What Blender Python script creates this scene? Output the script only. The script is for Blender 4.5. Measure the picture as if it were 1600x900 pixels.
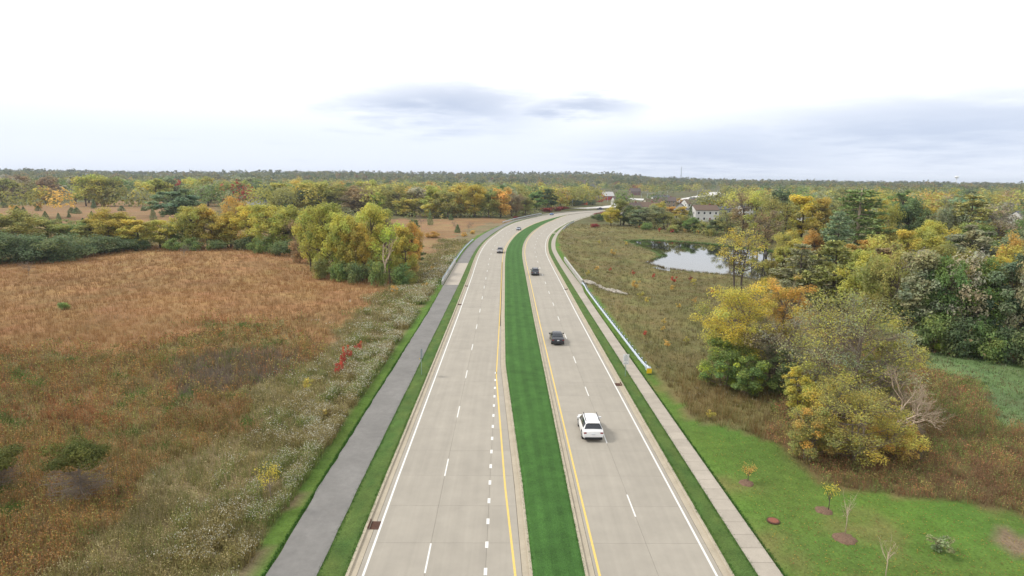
import bpy, bmesh, math, random
import numpy as np
from mathutils import Vector, Matrix

for o in list(bpy.data.objects):
    bpy.data.objects.remove(o)
SC = bpy.context.scene
COL = SC.collection
RNG = np.random.default_rng(11)
random.seed(5)

# ---------------------------------------------------------------- camera
CAM_H, FPX = 22.8, 975.0
PITCH = math.atan(169.0 / FPX)
ROLL = math.radians(0.6)
cd = bpy.data.cameras.new('camera')
cam = bpy.data.objects.new('camera', cd)
COL.objects.link(cam)
cd.sensor_width = 36.0
cd.lens = FPX / 1600.0 * 36.0
cd.clip_start, cd.clip_end = 0.5, 20000.0
cam.matrix_world = (Matrix.Translation((0, 0, CAM_H)) @ Matrix.Rotation(math.pi / 2 - PITCH, 4, 'X')
                    @ Matrix.Rotation(ROLL, 4, 'Z'))
SC.camera = cam

# ---------------------------------------------------------------- sky and sun
SUN_EL, SUN_AZ = math.radians(47), math.radians(-82)     # azimuth from +Y towards +X: the sun stands to the left
SKY_STRENGTH, CLOUD_STRENGTH, SUN_STRENGTH, EXPOSURE = 0.10, 1.0, 2.3, 0.22
HAZE_DENSITY = 0.00010

w = bpy.data.worlds.new('World'); SC.world = w; w.use_nodes = True
nt = w.node_tree; nt.nodes.clear()
def wn(t, **k):
    n = nt.nodes.new(t)
    for a, b in k.items(): setattr(n, a, b)
    return n
def wl(a, b): nt.links.new(a, b)
def wmath(op, a, b=None, c=None, clamp=False):
    n = wn('ShaderNodeMath', operation=op, use_clamp=clamp)
    for i, v in enumerate((a, b, c)):
        if v is None: continue
        if isinstance(v, (int, float)): n.inputs[i].default_value = v
        else: wl(v, n.inputs[i])
    return n.outputs[0]
def wmap(v, a, b, c, d, smooth=True):
    n = wn('ShaderNodeMapRange', interpolation_type='SMOOTHSTEP' if smooth else 'LINEAR')
    wl(v, n.inputs[0])
    for i, q in enumerate((a, b, c, d)): n.inputs[i + 1].default_value = q
    return n.outputs[0]
sky = wn('ShaderNodeTexSky', sky_type='NISHITA', sun_disc=False, sun_elevation=SUN_EL, sun_rotation=SUN_AZ)
bg_sky = wn('ShaderNodeBackground'); bg_sky.inputs[1].default_value = SKY_STRENGTH
wl(sky.outputs[0], bg_sky.inputs[0])
tc = wn('ShaderNodeTexCoord'); sx = wn('ShaderNodeSeparateXYZ'); wl(tc.outputs['Generated'], sx.inputs[0])
zc = wmath('MAXIMUM', sx.outputs[2], 0.0)
den = wmath('ADD', zc, 0.075)
cx = wmath('DIVIDE', sx.outputs[0], den); cy = wmath('DIVIDE', sx.outputs[1], den)
cv = wn('ShaderNodeCombineXYZ'); wl(cx, cv.inputs[0]); wl(cy, cv.inputs[1])
def wnoise(scale, detail, rough, off):
    m = wn('ShaderNodeMapping'); wl(cv.outputs[0], m.inputs[0]); m.inputs['Location'].default_value = off
    n = wn('ShaderNodeTexNoise'); wl(m.outputs[0], n.inputs['Vector'])
    n.inputs['Scale'].default_value = scale; n.inputs['Detail'].default_value = detail; n.inputs['Roughness'].default_value = rough
    return n.outputs['Fac']
n1 = wnoise(0.42, 5, 0.55, (3.1, 1.7, 0)); n2 = wnoise(1.3, 6, 0.6, (0.4, 5.2, 0))
def wblob(az, el, ra, re):
    # a bank of thicker grey cloud standing at this bearing
    a = wmath('ARCTAN2', sx.outputs[0], sx.outputs[1]); e = wmath('ARCSINE', sx.outputs[2])
    wob = wmath('MULTIPLY', wmath('SUBTRACT', n2, 0.5), 0.22)
    da = wmath('DIVIDE', wmath('SUBTRACT', wmath('ADD', a, wob), math.radians(az)), math.radians(ra))
    de = wmath('DIVIDE', wmath('SUBTRACT', wmath('ADD', e, wmath('MULTIPLY', wob, 0.35)), math.radians(el)), math.radians(re))
    d = wmath('SQRT', wmath('ADD', wmath('MULTIPLY', da, da), wmath('MULTIPLY', de, de)))
    return wmap(d, 0.0, 1.35, 1.0, 0.0)
grey = wmap(wmath('ADD', wmath('MULTIPLY', n1, 0.6), wmath('MULTIPLY', n2, 0.4)), 0.54, 0.76, 0.0, 0.42)
low = wmap(sx.outputs[2], 0.05, 0.16, 1.0, 0.0)
grey = wmath('MULTIPLY', grey, wmap(sx.outputs[2], 0.04, 0.35, 1.0, 0.25))
for b in ((-5.5, 6.4, 11, 2.7), (34, 4.0, 18, 3.0), (6, 6.3, 6, 1.4), (18, 2.4, 13, 2.4), 
          (70, 6, 14, 2.5), (-75, 7, 16, 2.5), (130, 6, 15, 2.4), (180, 5, 16, 2.4), (-130, 6, 15, 2.4)):
    grey = wmath('MAXIMUM', grey, wmath('MULTIPLY', wblob(*b), wmap(n2, 0.25, 0.75, 0.62, 1.0)))
mx = wn('ShaderNodeMix', data_type='RGBA'); wl(grey, mx.inputs[0])
mx.inputs[6].default_value = (1.16, 1.17, 1.19, 1); mx.inputs[7].default_value = (0.38, 0.455, 0.63, 1)
mh = wn('ShaderNodeMix', data_type='RGBA'); wl(wmath('MULTIPLY', low, 0.66), mh.inputs[0])
wl(mx.outputs[2], mh.inputs[6]); mh.inputs[7].default_value = (0.62, 0.70, 0.86, 1)
bg_cl = wn('ShaderNodeBackground'); wl(mh.outputs[2], bg_cl.inputs[0]); bg_cl.inputs[1].default_value = CLOUD_STRENGTH
ms = wn('ShaderNodeMixShader'); ms.inputs[0].default_value = 0.93
wl(bg_sky.outputs[0], ms.inputs[1]); wl(bg_cl.outputs[0], ms.inputs[2])
wo = wn('ShaderNodeOutputWorld'); wl(ms.outputs[0], wo.inputs[0])

sd = bpy.data.lights.new('sun', 'SUN'); sun = bpy.data.objects.new('sun', sd); COL.objects.link(sun)
sd.energy = SUN_STRENGTH; sd.angle = math.radians(9); sd.color = (1.0, 0.955, 0.89)
to_sun = Vector((math.sin(SUN_AZ) * math.cos(SUN_EL), math.cos(SUN_AZ) * math.cos(SUN_EL), math.sin(SUN_EL)))
sun.rotation_euler = (-to_sun).to_track_quat('-Z', 'Y').to_euler()
sun.location = (-60, 20, 80)

SC.view_settings.view_transform = 'Standard'; SC.view_settings.look = 'None'
SC.view_settings.exposure = EXPOSURE; SC.view_settings.gamma = 1.0
SC.view_settings.use_curve_mapping = False
SC.render.engine = 'CYCLES'
cy_ = SC.cycles
cy_.use_denoising = True; cy_.max_bounces = 6; cy_.diffuse_bounces = 4; cy_.glossy_bounces = 3
cy_.transmission_bounces = 3; cy_.volume_bounces = 0; cy_.transparent_max_bounces = 8
cy_.caustics_reflective = False; cy_.caustics_refractive = False

# ---------------------------------------------------------------- helpers: survey of the site
def G(px, py, z=0.0):
    """where the sight line of a picture point meets the ground level z (used to survey positions on the ground)"""
    u, v = px - 800.0, py - 450.0
    c, s = math.cos(ROLL), math.sin(ROLL)
    u, v = u * c + v * s, -u * s + v * c
    d = (u, FPX * math.cos(PITCH) - v * math.sin(PITCH), -FPX * math.sin(PITCH) - v * math.cos(PITCH))
    t = (z - CAM_H) / d[2]
    return d[0] * t, d[1] * t
def pxm(D):                      # picture pixels per metre at ground distance D
    return FPX / (D * math.cos(PITCH) + CAM_H * math.sin(PITCH))
def screen(x, y, z):
    dz = z - CAM_H
    fw = y * math.cos(PITCH) - dz * math.sin(PITCH); up = y * math.sin(PITCH) + dz * math.cos(PITCH)
    return 800 + FPX * x / fw, 450 - FPX * up / fw

def lattice(ix, iy, seed):
    h = (ix.astype(np.int64) * 374761393 + iy.astype(np.int64) * 668265263 + seed * 1274126177) & 0x7fffffff
    h = ((h ^ (h >> 13)) * 1274126177) & 0x7fffffff
    return ((h ^ (h >> 16)) & 0xffff) / 65535.0
def vnoise(x, y, seed=0):
    x = np.asarray(x, float); y = np.asarray(y, float)
    ix, iy = np.floor(x), np.floor(y); fx, fy = x - ix, y - iy
    fx = fx * fx * (3 - 2 * fx); fy = fy * fy * (3 - 2 * fy)
    a = lattice(ix, iy, seed); b = lattice(ix + 1, iy, seed); c = lattice(ix, iy + 1, seed); d = lattice(ix + 1, iy + 1, seed)
    return (a * (1 - fx) + b * fx) * (1 - fy) + (c * (1 - fx) + d * fx) * fy
def fbm(x, y, seed=0, octaves=4):
    r, a, t = 0.0, 1.0, 0.0
    for k in range(octaves):
        r = r + a * vnoise(x * 2 ** k, y * 2 ** k, seed + 17 * k); t += a; a *= 0.5
    return r / t
def sstep(a, b, x):
    t = np.clip((np.asarray(x, float) - a) / (b - a), 0, 1); return t * t * (3 - 2 * t)
def inpoly(x, y, poly):
    r = np.zeros(np.shape(x), bool); n = len(poly); j = n - 1
    for i in range(n):
        xi, yi = poly[i]; xj, yj = poly[j]
        if yi != yj:
            r ^= ((yi > y) != (yj > y)) & (x < (xj - xi) * (y - yi) / (yj - yi) + xi)
        j = i
    return r
def polydist(x, y, poly):
    d = np.full(np.shape(x), 1e9)
    for i in range(len(poly)):
        ax, ay = poly[i]; bx, by = poly[(i + 1) % len(poly)]
        t = np.clip(((x - ax) * (bx - ax) + (y - ay) * (by - ay)) / ((bx - ax) ** 2 + (by - ay) ** 2 + 1e-9), 0, 1)
        d = np.minimum(d, np.hypot(x - ax - t * (bx - ax), y - ay - t * (by - ay)))
    return np.where(inpoly(x, y, poly), -d, d)

# ---------------------------------------------------------------- helpers: materials
def mat(name, base=(0.5, 0.5, 0.5), rough=0.8, metal=0.0, spec=0.3, noise=None, bump=None, vcol=False, objcol=False,
        objrand=0.0, noise2=None, transl=0.0, emit=None):
    """noise=(scale, lo, hi) multiplies the colour; bump=(scale, strength)"""
    m = bpy.data.materials.new(name); m.use_nodes = True
    N, Lk = m.node_tree.nodes, m.node_tree.links
    N.clear()
    out = N.new('ShaderNodeOutputMaterial'); p = N.new('ShaderNodeBsdfPrincipled')
    p.inputs['Roughness'].default_value = rough; p.inputs['Metallic'].default_value = metal
    p.inputs['Specular IOR Level'].default_value = spec
    geo = N.new('ShaderNodeNewGeometry')
    rgb = N.new('ShaderNodeRGB'); rgb.outputs[0].default_value = (*base, 1)
    c = rgb.outputs[0]
    def mul(c, d, is_col=False):
        x = N.new('ShaderNodeMix'); x.data_type = 'RGBA'; x.blend_type = 'MULTIPLY'; x.inputs[0].default_value = 1
        Lk.new(c, x.inputs[6]); Lk.new(d, x.inputs[7]); return x.outputs[2]
    if vcol:
        a = N.new('ShaderNodeVertexColor'); a.layer_name = 'Col'; c = mul(c, a.outputs[0])
    oi = None
    if objcol or objrand:
        oi = N.new('ShaderNodeObjectInfo')
    if objcol: c = mul(c, oi.outputs['Color'])
    if objrand:
        mr = N.new('ShaderNodeMapRange'); Lk.new(oi.outputs['Random'], mr.inputs[0])
        mr.inputs[3].default_value = 1 - objrand; mr.inputs[4].default_value = 1 + objrand
        c = mul(c, mr.outputs[0])
    for q in (noise, noise2):
        if q:
            t = N.new('ShaderNodeTexNoise'); t.inputs['Scale'].default_value = q[0]; t.inputs['Detail'].default_value = 6
            t.inputs['Roughness'].default_value = 0.65
            v = geo.outputs['Position']
            if len(q) > 3:
                mp = N.new('ShaderNodeMapping'); Lk.new(v, mp.inputs[0]); mp.inputs['Scale'].default_value = q[3]; v = mp.outputs[0]
            Lk.new(v, t.inputs['Vector'])
            mr = N.new('ShaderNodeMapRange'); Lk.new(t.outputs['Fac'], mr.inputs[0])
            mr.inputs[1].default_value = 0.25; mr.inputs[2].default_value = 0.75
            mr.inputs[3].default_value = q[1]; mr.inputs[4].default_value = q[2]
            c = mul(c, mr.outputs[0])
    Lk.new(c, p.inputs['Base Color'])
    if emit: p.inputs['Emission Color'].default_value = (*base, 1); p.inputs['Emission Strength'].default_value = emit
    if bump:
        t = N.new('ShaderNodeTexNoise'); t.inputs['Scale'].default_value = bump[0]; t.inputs['Detail'].default_value = 5
        Lk.new(geo.outputs['Position'], t.inputs['Vector'])
        b = N.new('ShaderNodeBump'); b.inputs['Strength'].default_value = bump[1]; b.inputs['Distance'].default_value = bump[2] if len(bump) > 2 else 0.05
        Lk.new(t.outputs['Fac'], b.inputs['Height']); Lk.new(b.outputs[0], p.inputs['Normal'])
    s = p.outputs[0]
    if transl:
        tr = N.new('ShaderNodeBsdfTranslucent'); Lk.new(c, tr.inputs[0])
        mx = N.new('ShaderNodeMixShader'); mx.inputs[0].default_value = transl
        Lk.new(s, mx.inputs[1]); Lk.new(tr.outputs[0], mx.inputs[2]); s = mx.outputs[0]
    Lk.new(s, out.inputs[0])
    return m

M = {}
M['ground'] = mat('ground_cover', (1, 1, 1), 0.95, spec=0.1, vcol=True, noise=(0.9, 0.76, 1.24), noise2=(7.0, 0.78, 1.22), bump=(5.0, 0.9, 0.25))
M['lawn'] = mat('mown_lawn', (0.048, 0.118, 0.025), 0.9, spec=0.15, vcol=True, noise=(0.7, 0.74, 1.26), noise2=(10.0, 0.6, 1.4), bump=(14.0, 1.0, 0.08))
M['concrete'] = mat('road_concrete', (0.31, 0.281, 0.232), 0.80, spec=0.35, objrand=0.03, noise=(0.5, 0.90, 1.08), noise2=(1.6, 0.90, 1.07, (1, 0.018, 1)), bump=(40, 0.15, 0.01))
M['kerb'] = mat('kerb_concrete', (0.37, 0.32, 0.24), 0.85, noise=(0.8, 0.85, 1.12), noise2=(9, 0.88, 1.1), bump=(40, 0.2, 0.01))
M['sidewalk'] = mat('sidewalk_concrete', (0.35, 0.31, 0.255), 0.88, objrand=0.07, noise=(0.9, 0.88, 1.1), noise2=(11, 0.9, 1.08), bump=(50, 0.2, 0.01))
M['joint'] = mat('joint_filler', (0.14, 0.125, 0.10), 0.95, noise=(3, 0.7, 1.2))
M['asphalt'] = mat('path_asphalt', (0.176, 0.168, 0.156), 0.92, noise=(0.3, 0.8, 1.16), noise2=(2.2, 0.88, 1.12), bump=(60, 0.3, 0.01))
M['white_paint'] = mat('white_road_paint', (0.68, 0.67, 0.63), 0.7, noise=(6, 0.85, 1.04))
M['yellow_paint'] = mat('yellow_road_paint', (0.66, 0.47, 0.13), 0.7, noise=(6, 0.85, 1.05))
M['rust_iron'] = mat('rusty_cast_iron', (0.085, 0.04, 0.025), 0.8, noise=(12, 0.6, 1.3))
M['leaf'] = mat('leaves', (1, 1, 1), 0.6, spec=0.2, vcol=True, objcol=True, transl=0.42)
M['needle'] = mat('needles', (1, 1, 1), 0.65, spec=0.15, vcol=True, objcol=True, transl=0.12)
M['grass'] = mat('prairie_blades', (1, 1, 1), 0.8, spec=0.15, vcol=True, transl=0.2)
M['bark'] = mat('bark', (0.13, 0.105, 0.085), 0.95, objcol=True, noise=(5, 0.6, 1.4, (1, 1, 0.25)), bump=(14, 0.5, 0.03))
M['galv'] = mat('galvanised_steel', (0.55, 0.61, 0.68), 0.42, metal=0.35, spec=0.5, noise=(2.0, 0.88, 1.08))
M['dark_post'] = mat('weathered_post', (0.06, 0.065, 0.07), 0.8, noise=(4, 0.7, 1.3))
M['green_post'] = mat('green_sign_post', (0.22, 0.33, 0.25), 0.6, noise=(8, 0.85, 1.1))
M['sign_white'] = mat('sign_sheeting', (0.78, 0.78, 0.77), 0.5, noise=(3, 0.95, 1.03))
M['sign_text'] = mat('sign_print', (0.30, 0.32, 0.36), 0.6)
M['sign_yellow'] = mat('marker_yellow', (0.85, 0.55, 0.02), 0.5, noise=(5, 0.92, 1.05))
M['black'] = mat('black_print', (0.015, 0.015, 0.015), 0.6)
M['parapet'] = mat('parapet_concrete', (0.40, 0.385, 0.35), 0.85, noise=(0.8, 0.82, 1.1), noise2=(9, 0.9, 1.08))
M['rock'] = mat('pale_riprap', (0.42, 0.38, 0.32), 0.9, objrand=0.1, noise=(2.5, 0.7, 1.2), bump=(9, 0.5, 0.05))
M['mulch'] = mat('bark_mulch', (0.16, 0.10, 0.065), 0.97, noise=(9, 0.5, 1.5), bump=(25, 0.9, 0.05))

# ---------------------------------------------------------------- helpers: meshes and objects
def mk_mesh(name, V, F, col=None, smooth=False, mats=None):
    """V (n,3); F a (m,k) array or a list of such arrays"""
    me = bpy.data.meshes.new(name)
    V = np.asarray(V, np.float32).reshape(-1, 3)
    Fs = F if isinstance(F, list) else [F]
    Fs = [np.asarray(f, np.int32) for f in Fs if len(f)]
    me.vertices.add(len(V)); me.vertices.foreach_set('co', V.ravel())
    nl = sum(f.size for f in Fs); npol = sum(len(f) for f in Fs)
    me.loops.add(nl); me.polygons.add(npol)
    me.loops.foreach_set('vertex_index', np.concatenate([f.ravel() for f in Fs]))
    tot = np.concatenate([np.full(len(f), f.shape[1], np.int32) for f in Fs])
    st = np.concatenate([[0], np.cumsum(tot)[:-1]]).astype(np.int32)
    me.polygons.foreach_set('loop_start', st)
    me.polygons.foreach_set('use_smooth', np.full(npol, bool(smooth)))
    if col is not None:
        c = np.ones((len(V), 4), np.float32); c[:, :3] = col
        a = me.color_attributes.new('Col', 'FLOAT_COLOR', 'POINT'); a.data.foreach_set('color', c.ravel())
    me.update(calc_edges=True); me.validate()
    for m in (mats if isinstance(mats, (list, tuple)) else [mats] if mats else []): me.materials.append(m)
    return me
class MB:
    """collects simple shapes into one mesh"""
    def __init__(s): s.V, s.F, s.n = [], {}, 0
    def add(s, V, F):
        V = np.asarray(V, float).reshape(-1, 3)
        if isinstance(F, list) and np.ndim(F[0][0]) == 0: F = np.array(F)
        for f in (F if isinstance(F, list) else [F]):
            f = np.asarray(f, int)
            if len(f): s.F.setdefault(f.shape[1], []).append(f + s.n)
        s.V.append(V); s.n += len(V); return s
    def box(s, x0, x1, y0, y1, z0, z1, T=None):
        V = np.array([(x, y, z) for z in (z0, z1) for y in (y0, y1) for x in (x0, x1)], float)
        if T is not None: V = xf(V, T)
        return s.add(V, [(0, 2, 3, 1), (4, 5, 7, 6), (0, 1, 5, 4), (2, 6, 7, 3), (0, 4, 6, 2), (1, 3, 7, 5)])
    def bar(s, a, b, w, h=None):
        a, b = np.array(a, float), np.array(b, float); d = b - a; L = np.linalg.norm(d); d /= L
        up = np.array((0, 0, 1.)) if abs(d[2]) < 0.95 else np.array((1., 0, 0))
        r = np.cross(d, up); r /= np.linalg.norm(r); u = np.cross(r, d); h = h or w
        V = [p + sx * r * w / 2 + sz * u * h / 2 for p in (a, b) for sz in (-1, 1) for sx in (-1, 1)]
        return s.add(V, [(0, 2, 3, 1), (4, 5, 7, 6), (0, 1, 5, 4), (2, 6, 7, 3), (0, 4, 6, 2), (1, 3, 7, 5)])
    def tube(s, P, R, sides=6, caps=True):
        P = np.asarray(P, float); n = len(P); R = np.broadcast_to(R, (n,))
        d = np.gradient(P, axis=0); d /= np.linalg.norm(d, axis=1)[:, None] + 1e-9
        ref = np.where((np.abs(d[:, 2]) < 0.9)[:, None], (0, 0, 1.), (1., 0, 0))
        a = np.cross(d, ref); a /= np.linalg.norm(a, axis=1)[:, None]; b = np.cross(d, a)
        t = np.arange(sides) * 2 * math.pi / sides
        V = P[:, None] + R[:, None, None] * (a[:, None] * np.cos(t)[None, :, None] + b[:, None] * np.sin(t)[None, :, None])
        k = np.arange(sides); F = []
        i = np.arange(n - 1)[:, None] * sides
        F = np.stack([i + k, i + (k + 1) % sides, i + sides + (k + 1) % sides, i + sides + k], -1).reshape(-1, 4)
        s.add(V.reshape(-1, 3), F)
        if caps:
            s.F.setdefault(sides, []).append(np.array([np.arange(sides)[::-1]]) + s.n - n * sides)
            s.F.setdefault(sides, []).append(np.array([np.arange(sides)]) + s.n - sides)
        return s
    def mesh(s, name, m=None, smooth=False, col=None):
        return mk_mesh(name, np.concatenate(s.V), [np.concatenate(f) for f in s.F.values()], col, smooth, m)
    def build(s, name, m, parent=None, smooth=False):
        return link(name, s.mesh(name, m, smooth), parent)
def xf(V, T):
    V = np.asarray(V, float); T = np.array(T); return V @ T[:3, :3].T + T[:3, 3]
def link(name, me, parent=None, loc=None, rz=0.0, sc=None):
    o = bpy.data.objects.new(name, me); COL.objects.link(o)
    if parent is not None: o.parent = parent
    if loc is not None: o.location = loc
    if rz: o.rotation_euler = (0, 0, rz)
    if sc is not None: o.scale = sc if hasattr(sc, '__len__') else (sc,) * 3
    return o
def tag(o, label=None, cat=None, group=None, kind=None):
    if label: o['label'] = label
    if cat: o['category'] = cat
    if group: o['group'] = group
    if kind: o['kind'] = kind
    return o
def empty(name, loc=(0, 0, 0), rz=0.0):
    e = link(name, None, None, loc, rz); e.empty_display_size = 0.2; return e
ORD = ['', 'second', 'third', 'fourth', 'fifth', 'sixth', 'seventh', 'eighth', 'ninth', 'tenth', 'eleventh', 'twelfth', 'thirteenth',
       'fourteenth', 'fifteenth', 'sixteenth', 'seventeenth', 'eighteenth', 'nineteenth', 'twentieth', 'twenty-first', 'twenty-second',
       'twenty-third', 'twenty-fourth', 'twenty-fifth', 'twenty-sixth', 'twenty-seventh', 'twenty-eighth', 'twenty-ninth', 'thirtieth']
def ordinal(i):
    return 'leftmost' if i == 0 else ORD[i] if i < len(ORD) else '%dth' % (i + 1)
# ---------------------------------------------------------------- the road's alignment
DS = 1.0
_s = np.arange(-90, 640, DS)
_k = np.clip((_s - 155) / 60, 0, 1) / 700.0
_k = np.where(_s > 425, 1 / 170.0, _k)
_h0 = math.radians(-0.75)
_h = _h0 + np.cumsum(np.where(_s > 0, _k, 0)) * DS
_x = np.cumsum(np.sin(_h)) * DS; _y = np.cumsum(np.cos(_h)) * DS
_i0 = int(np.argmin(abs(_s))); _x -= _x[_i0]; _y -= _y[_i0]
def rp(s, o, z=0.0):
    s = np.asarray(s, float); o = np.broadcast_to(o, s.shape); z = np.broadcast_to(z, s.shape)
    x = np.interp(s, _s, _x); y = np.interp(s, _s, _y); h = np.interp(s, _s, _h)
    return np.stack([x + o * np.cos(h), y - o * np.sin(h), z], -1)
def heading(s): return float(np.interp(s, _s, _h))
def road_so(x, y):
    """station and offset of points"""
    x = np.asarray(x, float).ravel(); y = np.asarray(y, float).ravel(); S = np.empty_like(x); O = np.empty_like(x)
    cx_, cy_2, hh, ss = _x[::4], _y[::4], _h[::4], _s[::4]
    for a in range(0, len(x), 20000):
        b = slice(a, a + 20000)
        d = (x[b, None] - cx_) ** 2 + (y[b, None] - cy_2) ** 2; i = d.argmin(1)
        c, s_ = np.cos(hh[i]), np.sin(hh[i]); dx, dy = x[b] - cx_[i], y[b] - cy_2[i]
        O[b] = dx * c - dy * s_; S[b] = ss[i] + dx * s_ + dy * c
    return S, O
def tab(*kv):
    a = np.array(kv, float); return lambda s: np.interp(s, a[:, 0], a[:, 1])
o_lk = tab((-90, -9.05), (45, -9.05), (105, -8.7), (150, -8.6), (200, -8.85), (265, -9.1), (330, -11.4), (420, -11.8), (640, -11.8))
o_ml = tab((-90, 5.0), (-40, 4.6), (32, 1.85), (44, 1.53), (75, 0.28), (105, 0.16), (205, 0.25), (240, 0.6), (330, 0.5), (370, 0.75), (420, 1.0), (640, 1.0))
o_mr = tab((-90, 4.8), (45, 4.88), (105, 4.98), (150, 5.2), (195, 5.32), (220, 5.5), (255, 5.72), (305, 5.75), (365, 4.6), (420, 1.1), (640, 1.1))
o_rk = tab((-90, 13.62), (106, 13.62), (150, 13.8), (196, 13.9), (220, 14.35), (262, 15.0), (320, 16.3), (420, 17.0), (640, 17.0))
o_swl = tab((-90, 15.08), (106, 14.98), (207, 15.2), (239, 15.8), (269, 16.6), (300, 17.0), (640, 18.1))
o_swr = tab((-90, 16.5), (106, 16.44), (126, 16.5), (133, 16.95), (180, 16.6), (207, 16.6), (239, 17.3), (279, 18.0), (336, 18.4), (640, 19.5))
o_pl = tab((-90, -13.6), (45, -13.6), (105, -13.0), (133, -13.1), (230, -13.2), (300, -13.6), (340, -15.4), (640, -15.8))
o_pr = tab((-90, -10.68), (45, -10.68), (105, -10.15), (133, -9.9), (250, -9.75), (290, -10.5), (340, -12.9), (640, -13.2))

# ---------------------------------------------------------------- terrain
POND_Z = -1.7
pond_poly = [G(a, b, POND_Z) for a, b in ((984, 377), (1010, 375.5), (1060, 378), (1100, 381), (1140, 386), (1200, 392), (1232, 402), (1240, 430), (1200, 442),
             (1150, 431), (1080, 424), (1040, 419), (1012, 411), (1026, 404), (1040, 399.5), (1030, 393), (1008, 386))]
RIDGE = tab((-0.78, 26), (-0.5, 26), (-0.2, 36), (-0.05, 34), (0.05, 36), (0.1, 40), (0.16, 40), (0.22, 22), (0.32, 16), (0.46, 13), (0.8, 12))
def height(x, y, S=None, O=None):
    shp = np.shape(x); x = np.asarray(x, float).ravel(); y = np.asarray(y, float).ravel()
    if S is None: S, O = road_so(x, y)
    S = np.ravel(S); O = np.ravel(O)
    D = np.hypot(x, y)
    away = np.maximum(np.where(O < 0, -14.0 - O, O - 18.0), 0)
    z = 0.10 + (fbm(x / 28, y / 28, 3) - 0.5) * 1.0 * sstep(0, 30, away) + (fbm(x / 6, y / 6, 5, 3) - 0.5) * 0.35 * sstep(0.5, 8, away)
    # the creek crossing: lower ground beside the walls
    z -= 1.3 * sstep(0.6, 5, away) * sstep(118, 142, S) * (1 - sstep(190, 245, S)) * (away < 60) * (1 - sstep(25, 55, away))
    z = np.where((O > 0) & (S > 60) & (S < 300), z - 0.5 * sstep(1, 12, away) * (1 - sstep(50, 90, away)), z)
    pd = polydist(x, y, pond_poly)
    zp = np.where(pd < 0, POND_Z - 0.06 + np.maximum(pd, -6) * 0.12, POND_Z - 0.05 + np.minimum(pd, 60) * 0.11)
    z = np.minimum(z, zp)
    az = np.arctan2(x, np.maximum(y, 1))
    far = sstep(850, 2700, D)
    z = z + far * (RIDGE(az) + 16 * (fbm(x / 420, y / 420, 9, 3) - 0.5))
    # the road bench
    core = ((O > -12.9) & (O < 16.1) & (S < 560) & (S > -85))
    edge = np.minimum(np.clip((O + 12.9) / 0.9, 0, 1), np.clip((16.1 - O) / 0.9, 0, 1))
    return np.where(core, z * (1 - edge) - 0.22 * edge, z).reshape(shp)

def PX(*pts): return [G(a, b) for a, b in pts]
Z_RUST = PX((-260, 420), (0, 409), (60, 402), (200, 388), (300, 383), (400, 386), (470, 395), (490, 418), (560, 428), (640, 440), (655, 462), (600, 478), (570, 540), (545, 560), (470, 530),
            (400, 500), (300, 512), (220, 552), (100, 556), (0, 552), (-300, 560))
Z_LAWN_R = PX((1000, 590), (1040, 610), (1075, 655), (1130, 668), (1200, 690), (1245, 720), (1290, 760), (1370, 772), (1440, 780), (1520, 790), (1600, 806), (1800, 830), (1900, 1100),
              (1250, 1100), (1100, 740))
Z_MEADOW = PX((1425, 543), (1500, 545), (1600, 560), (1760, 580), (1760, 690), (1600, 668), (1560, 625), (1520, 590), (1455, 572))
Z_PURPLE = PX((255, 590), (300, 560), (400, 548), (470, 560), (450, 590), (400, 612), (330, 622), (270, 615))
Z_BACKF = PX((-300, 352), (0, 350), (120, 352), (250, 352), (330, 335), (350, 318), (300, 312), (150, 314), (0, 322), (-300, 324))
Z_BACKF2 = PX((655, 440), (670, 400), (640, 362), (440, 352), (430, 341), (560, 342), (690, 342), (760, 340), (800, 345), (760, 362), (735, 385), (705, 420), (688, 446))
C = dict(rust=(0.295, 0.175, 0.078), mixed=(0.20, 0.145, 0.062), lawn=(0.092, 0.158, 0.030), prairie=(0.165, 0.145, 0.058), meadow=(0.13, 0.19, 0.075),
         floor=(0.11, 0.105, 0.045), purple=(0.115, 0.085, 0.062), tan=(0.19, 0.155, 0.085), brush=(0.15, 0.115, 0.05), back=(0.24, 0.15, 0.075))
def zones(x, y, S, O):
    wx = x + (fbm(x / 7, y / 7, 21) - 0.5) * 9; wy = y + (fbm(x / 7, y / 7, 22) - 0.5) * 12
    c = np.empty((len(x), 3)); c[:] = C['floor']
    left = (O < -12)
    near = (y < 300)
    c[left & near] = C['mixed']
    rightp = (O > 14) & (y < 330) & (x < 24 + 0.5 * (y - 55)) & (y > 45)
    c[rightp] = C['prairie']
    c[(O > 14) & (y < 80) & ~rightp] = C['brush']
    c[(O > 14) & (y < 100) & ~rightp] = C['brush']
    c[inpoly(wx, wy, Z_BACKF)] = C['back']; c[inpoly(wx, wy, Z_BACKF2)] = C['back']
    c[inpoly(wx, wy, Z_RUST)] = C['rust']
    c[inpoly(wx, wy, Z_PURPLE)] = C['purple']
    t = left & (O > -24 + 5 * (fbm(x / 9, y / 9, 31) - 0.5) * 2) & (S < 330); c[t] = C['tan']
    c[inpoly(x + (wx - x) * 0.8, y + (wy - y) * 0.9, Z_MEADOW)] = C['meadow']
    j = (fbm(x / 1.6, y / 1.6, 33, 3) - 0.5) * 1.3
    c[(O > -14.9 + j) & (O < -12) & (S < 360)] = C['lawn']
    lawn_r = inpoly(x + (wx - x) * 0.14, y + (wy - y) * 0.14, Z_LAWN_R)
    c[lawn_r] = C['lawn']
    c[(O > 14) & (O < 18.2 + j) & (S < 330)] = C['lawn']
    return c, lawn_r
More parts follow.
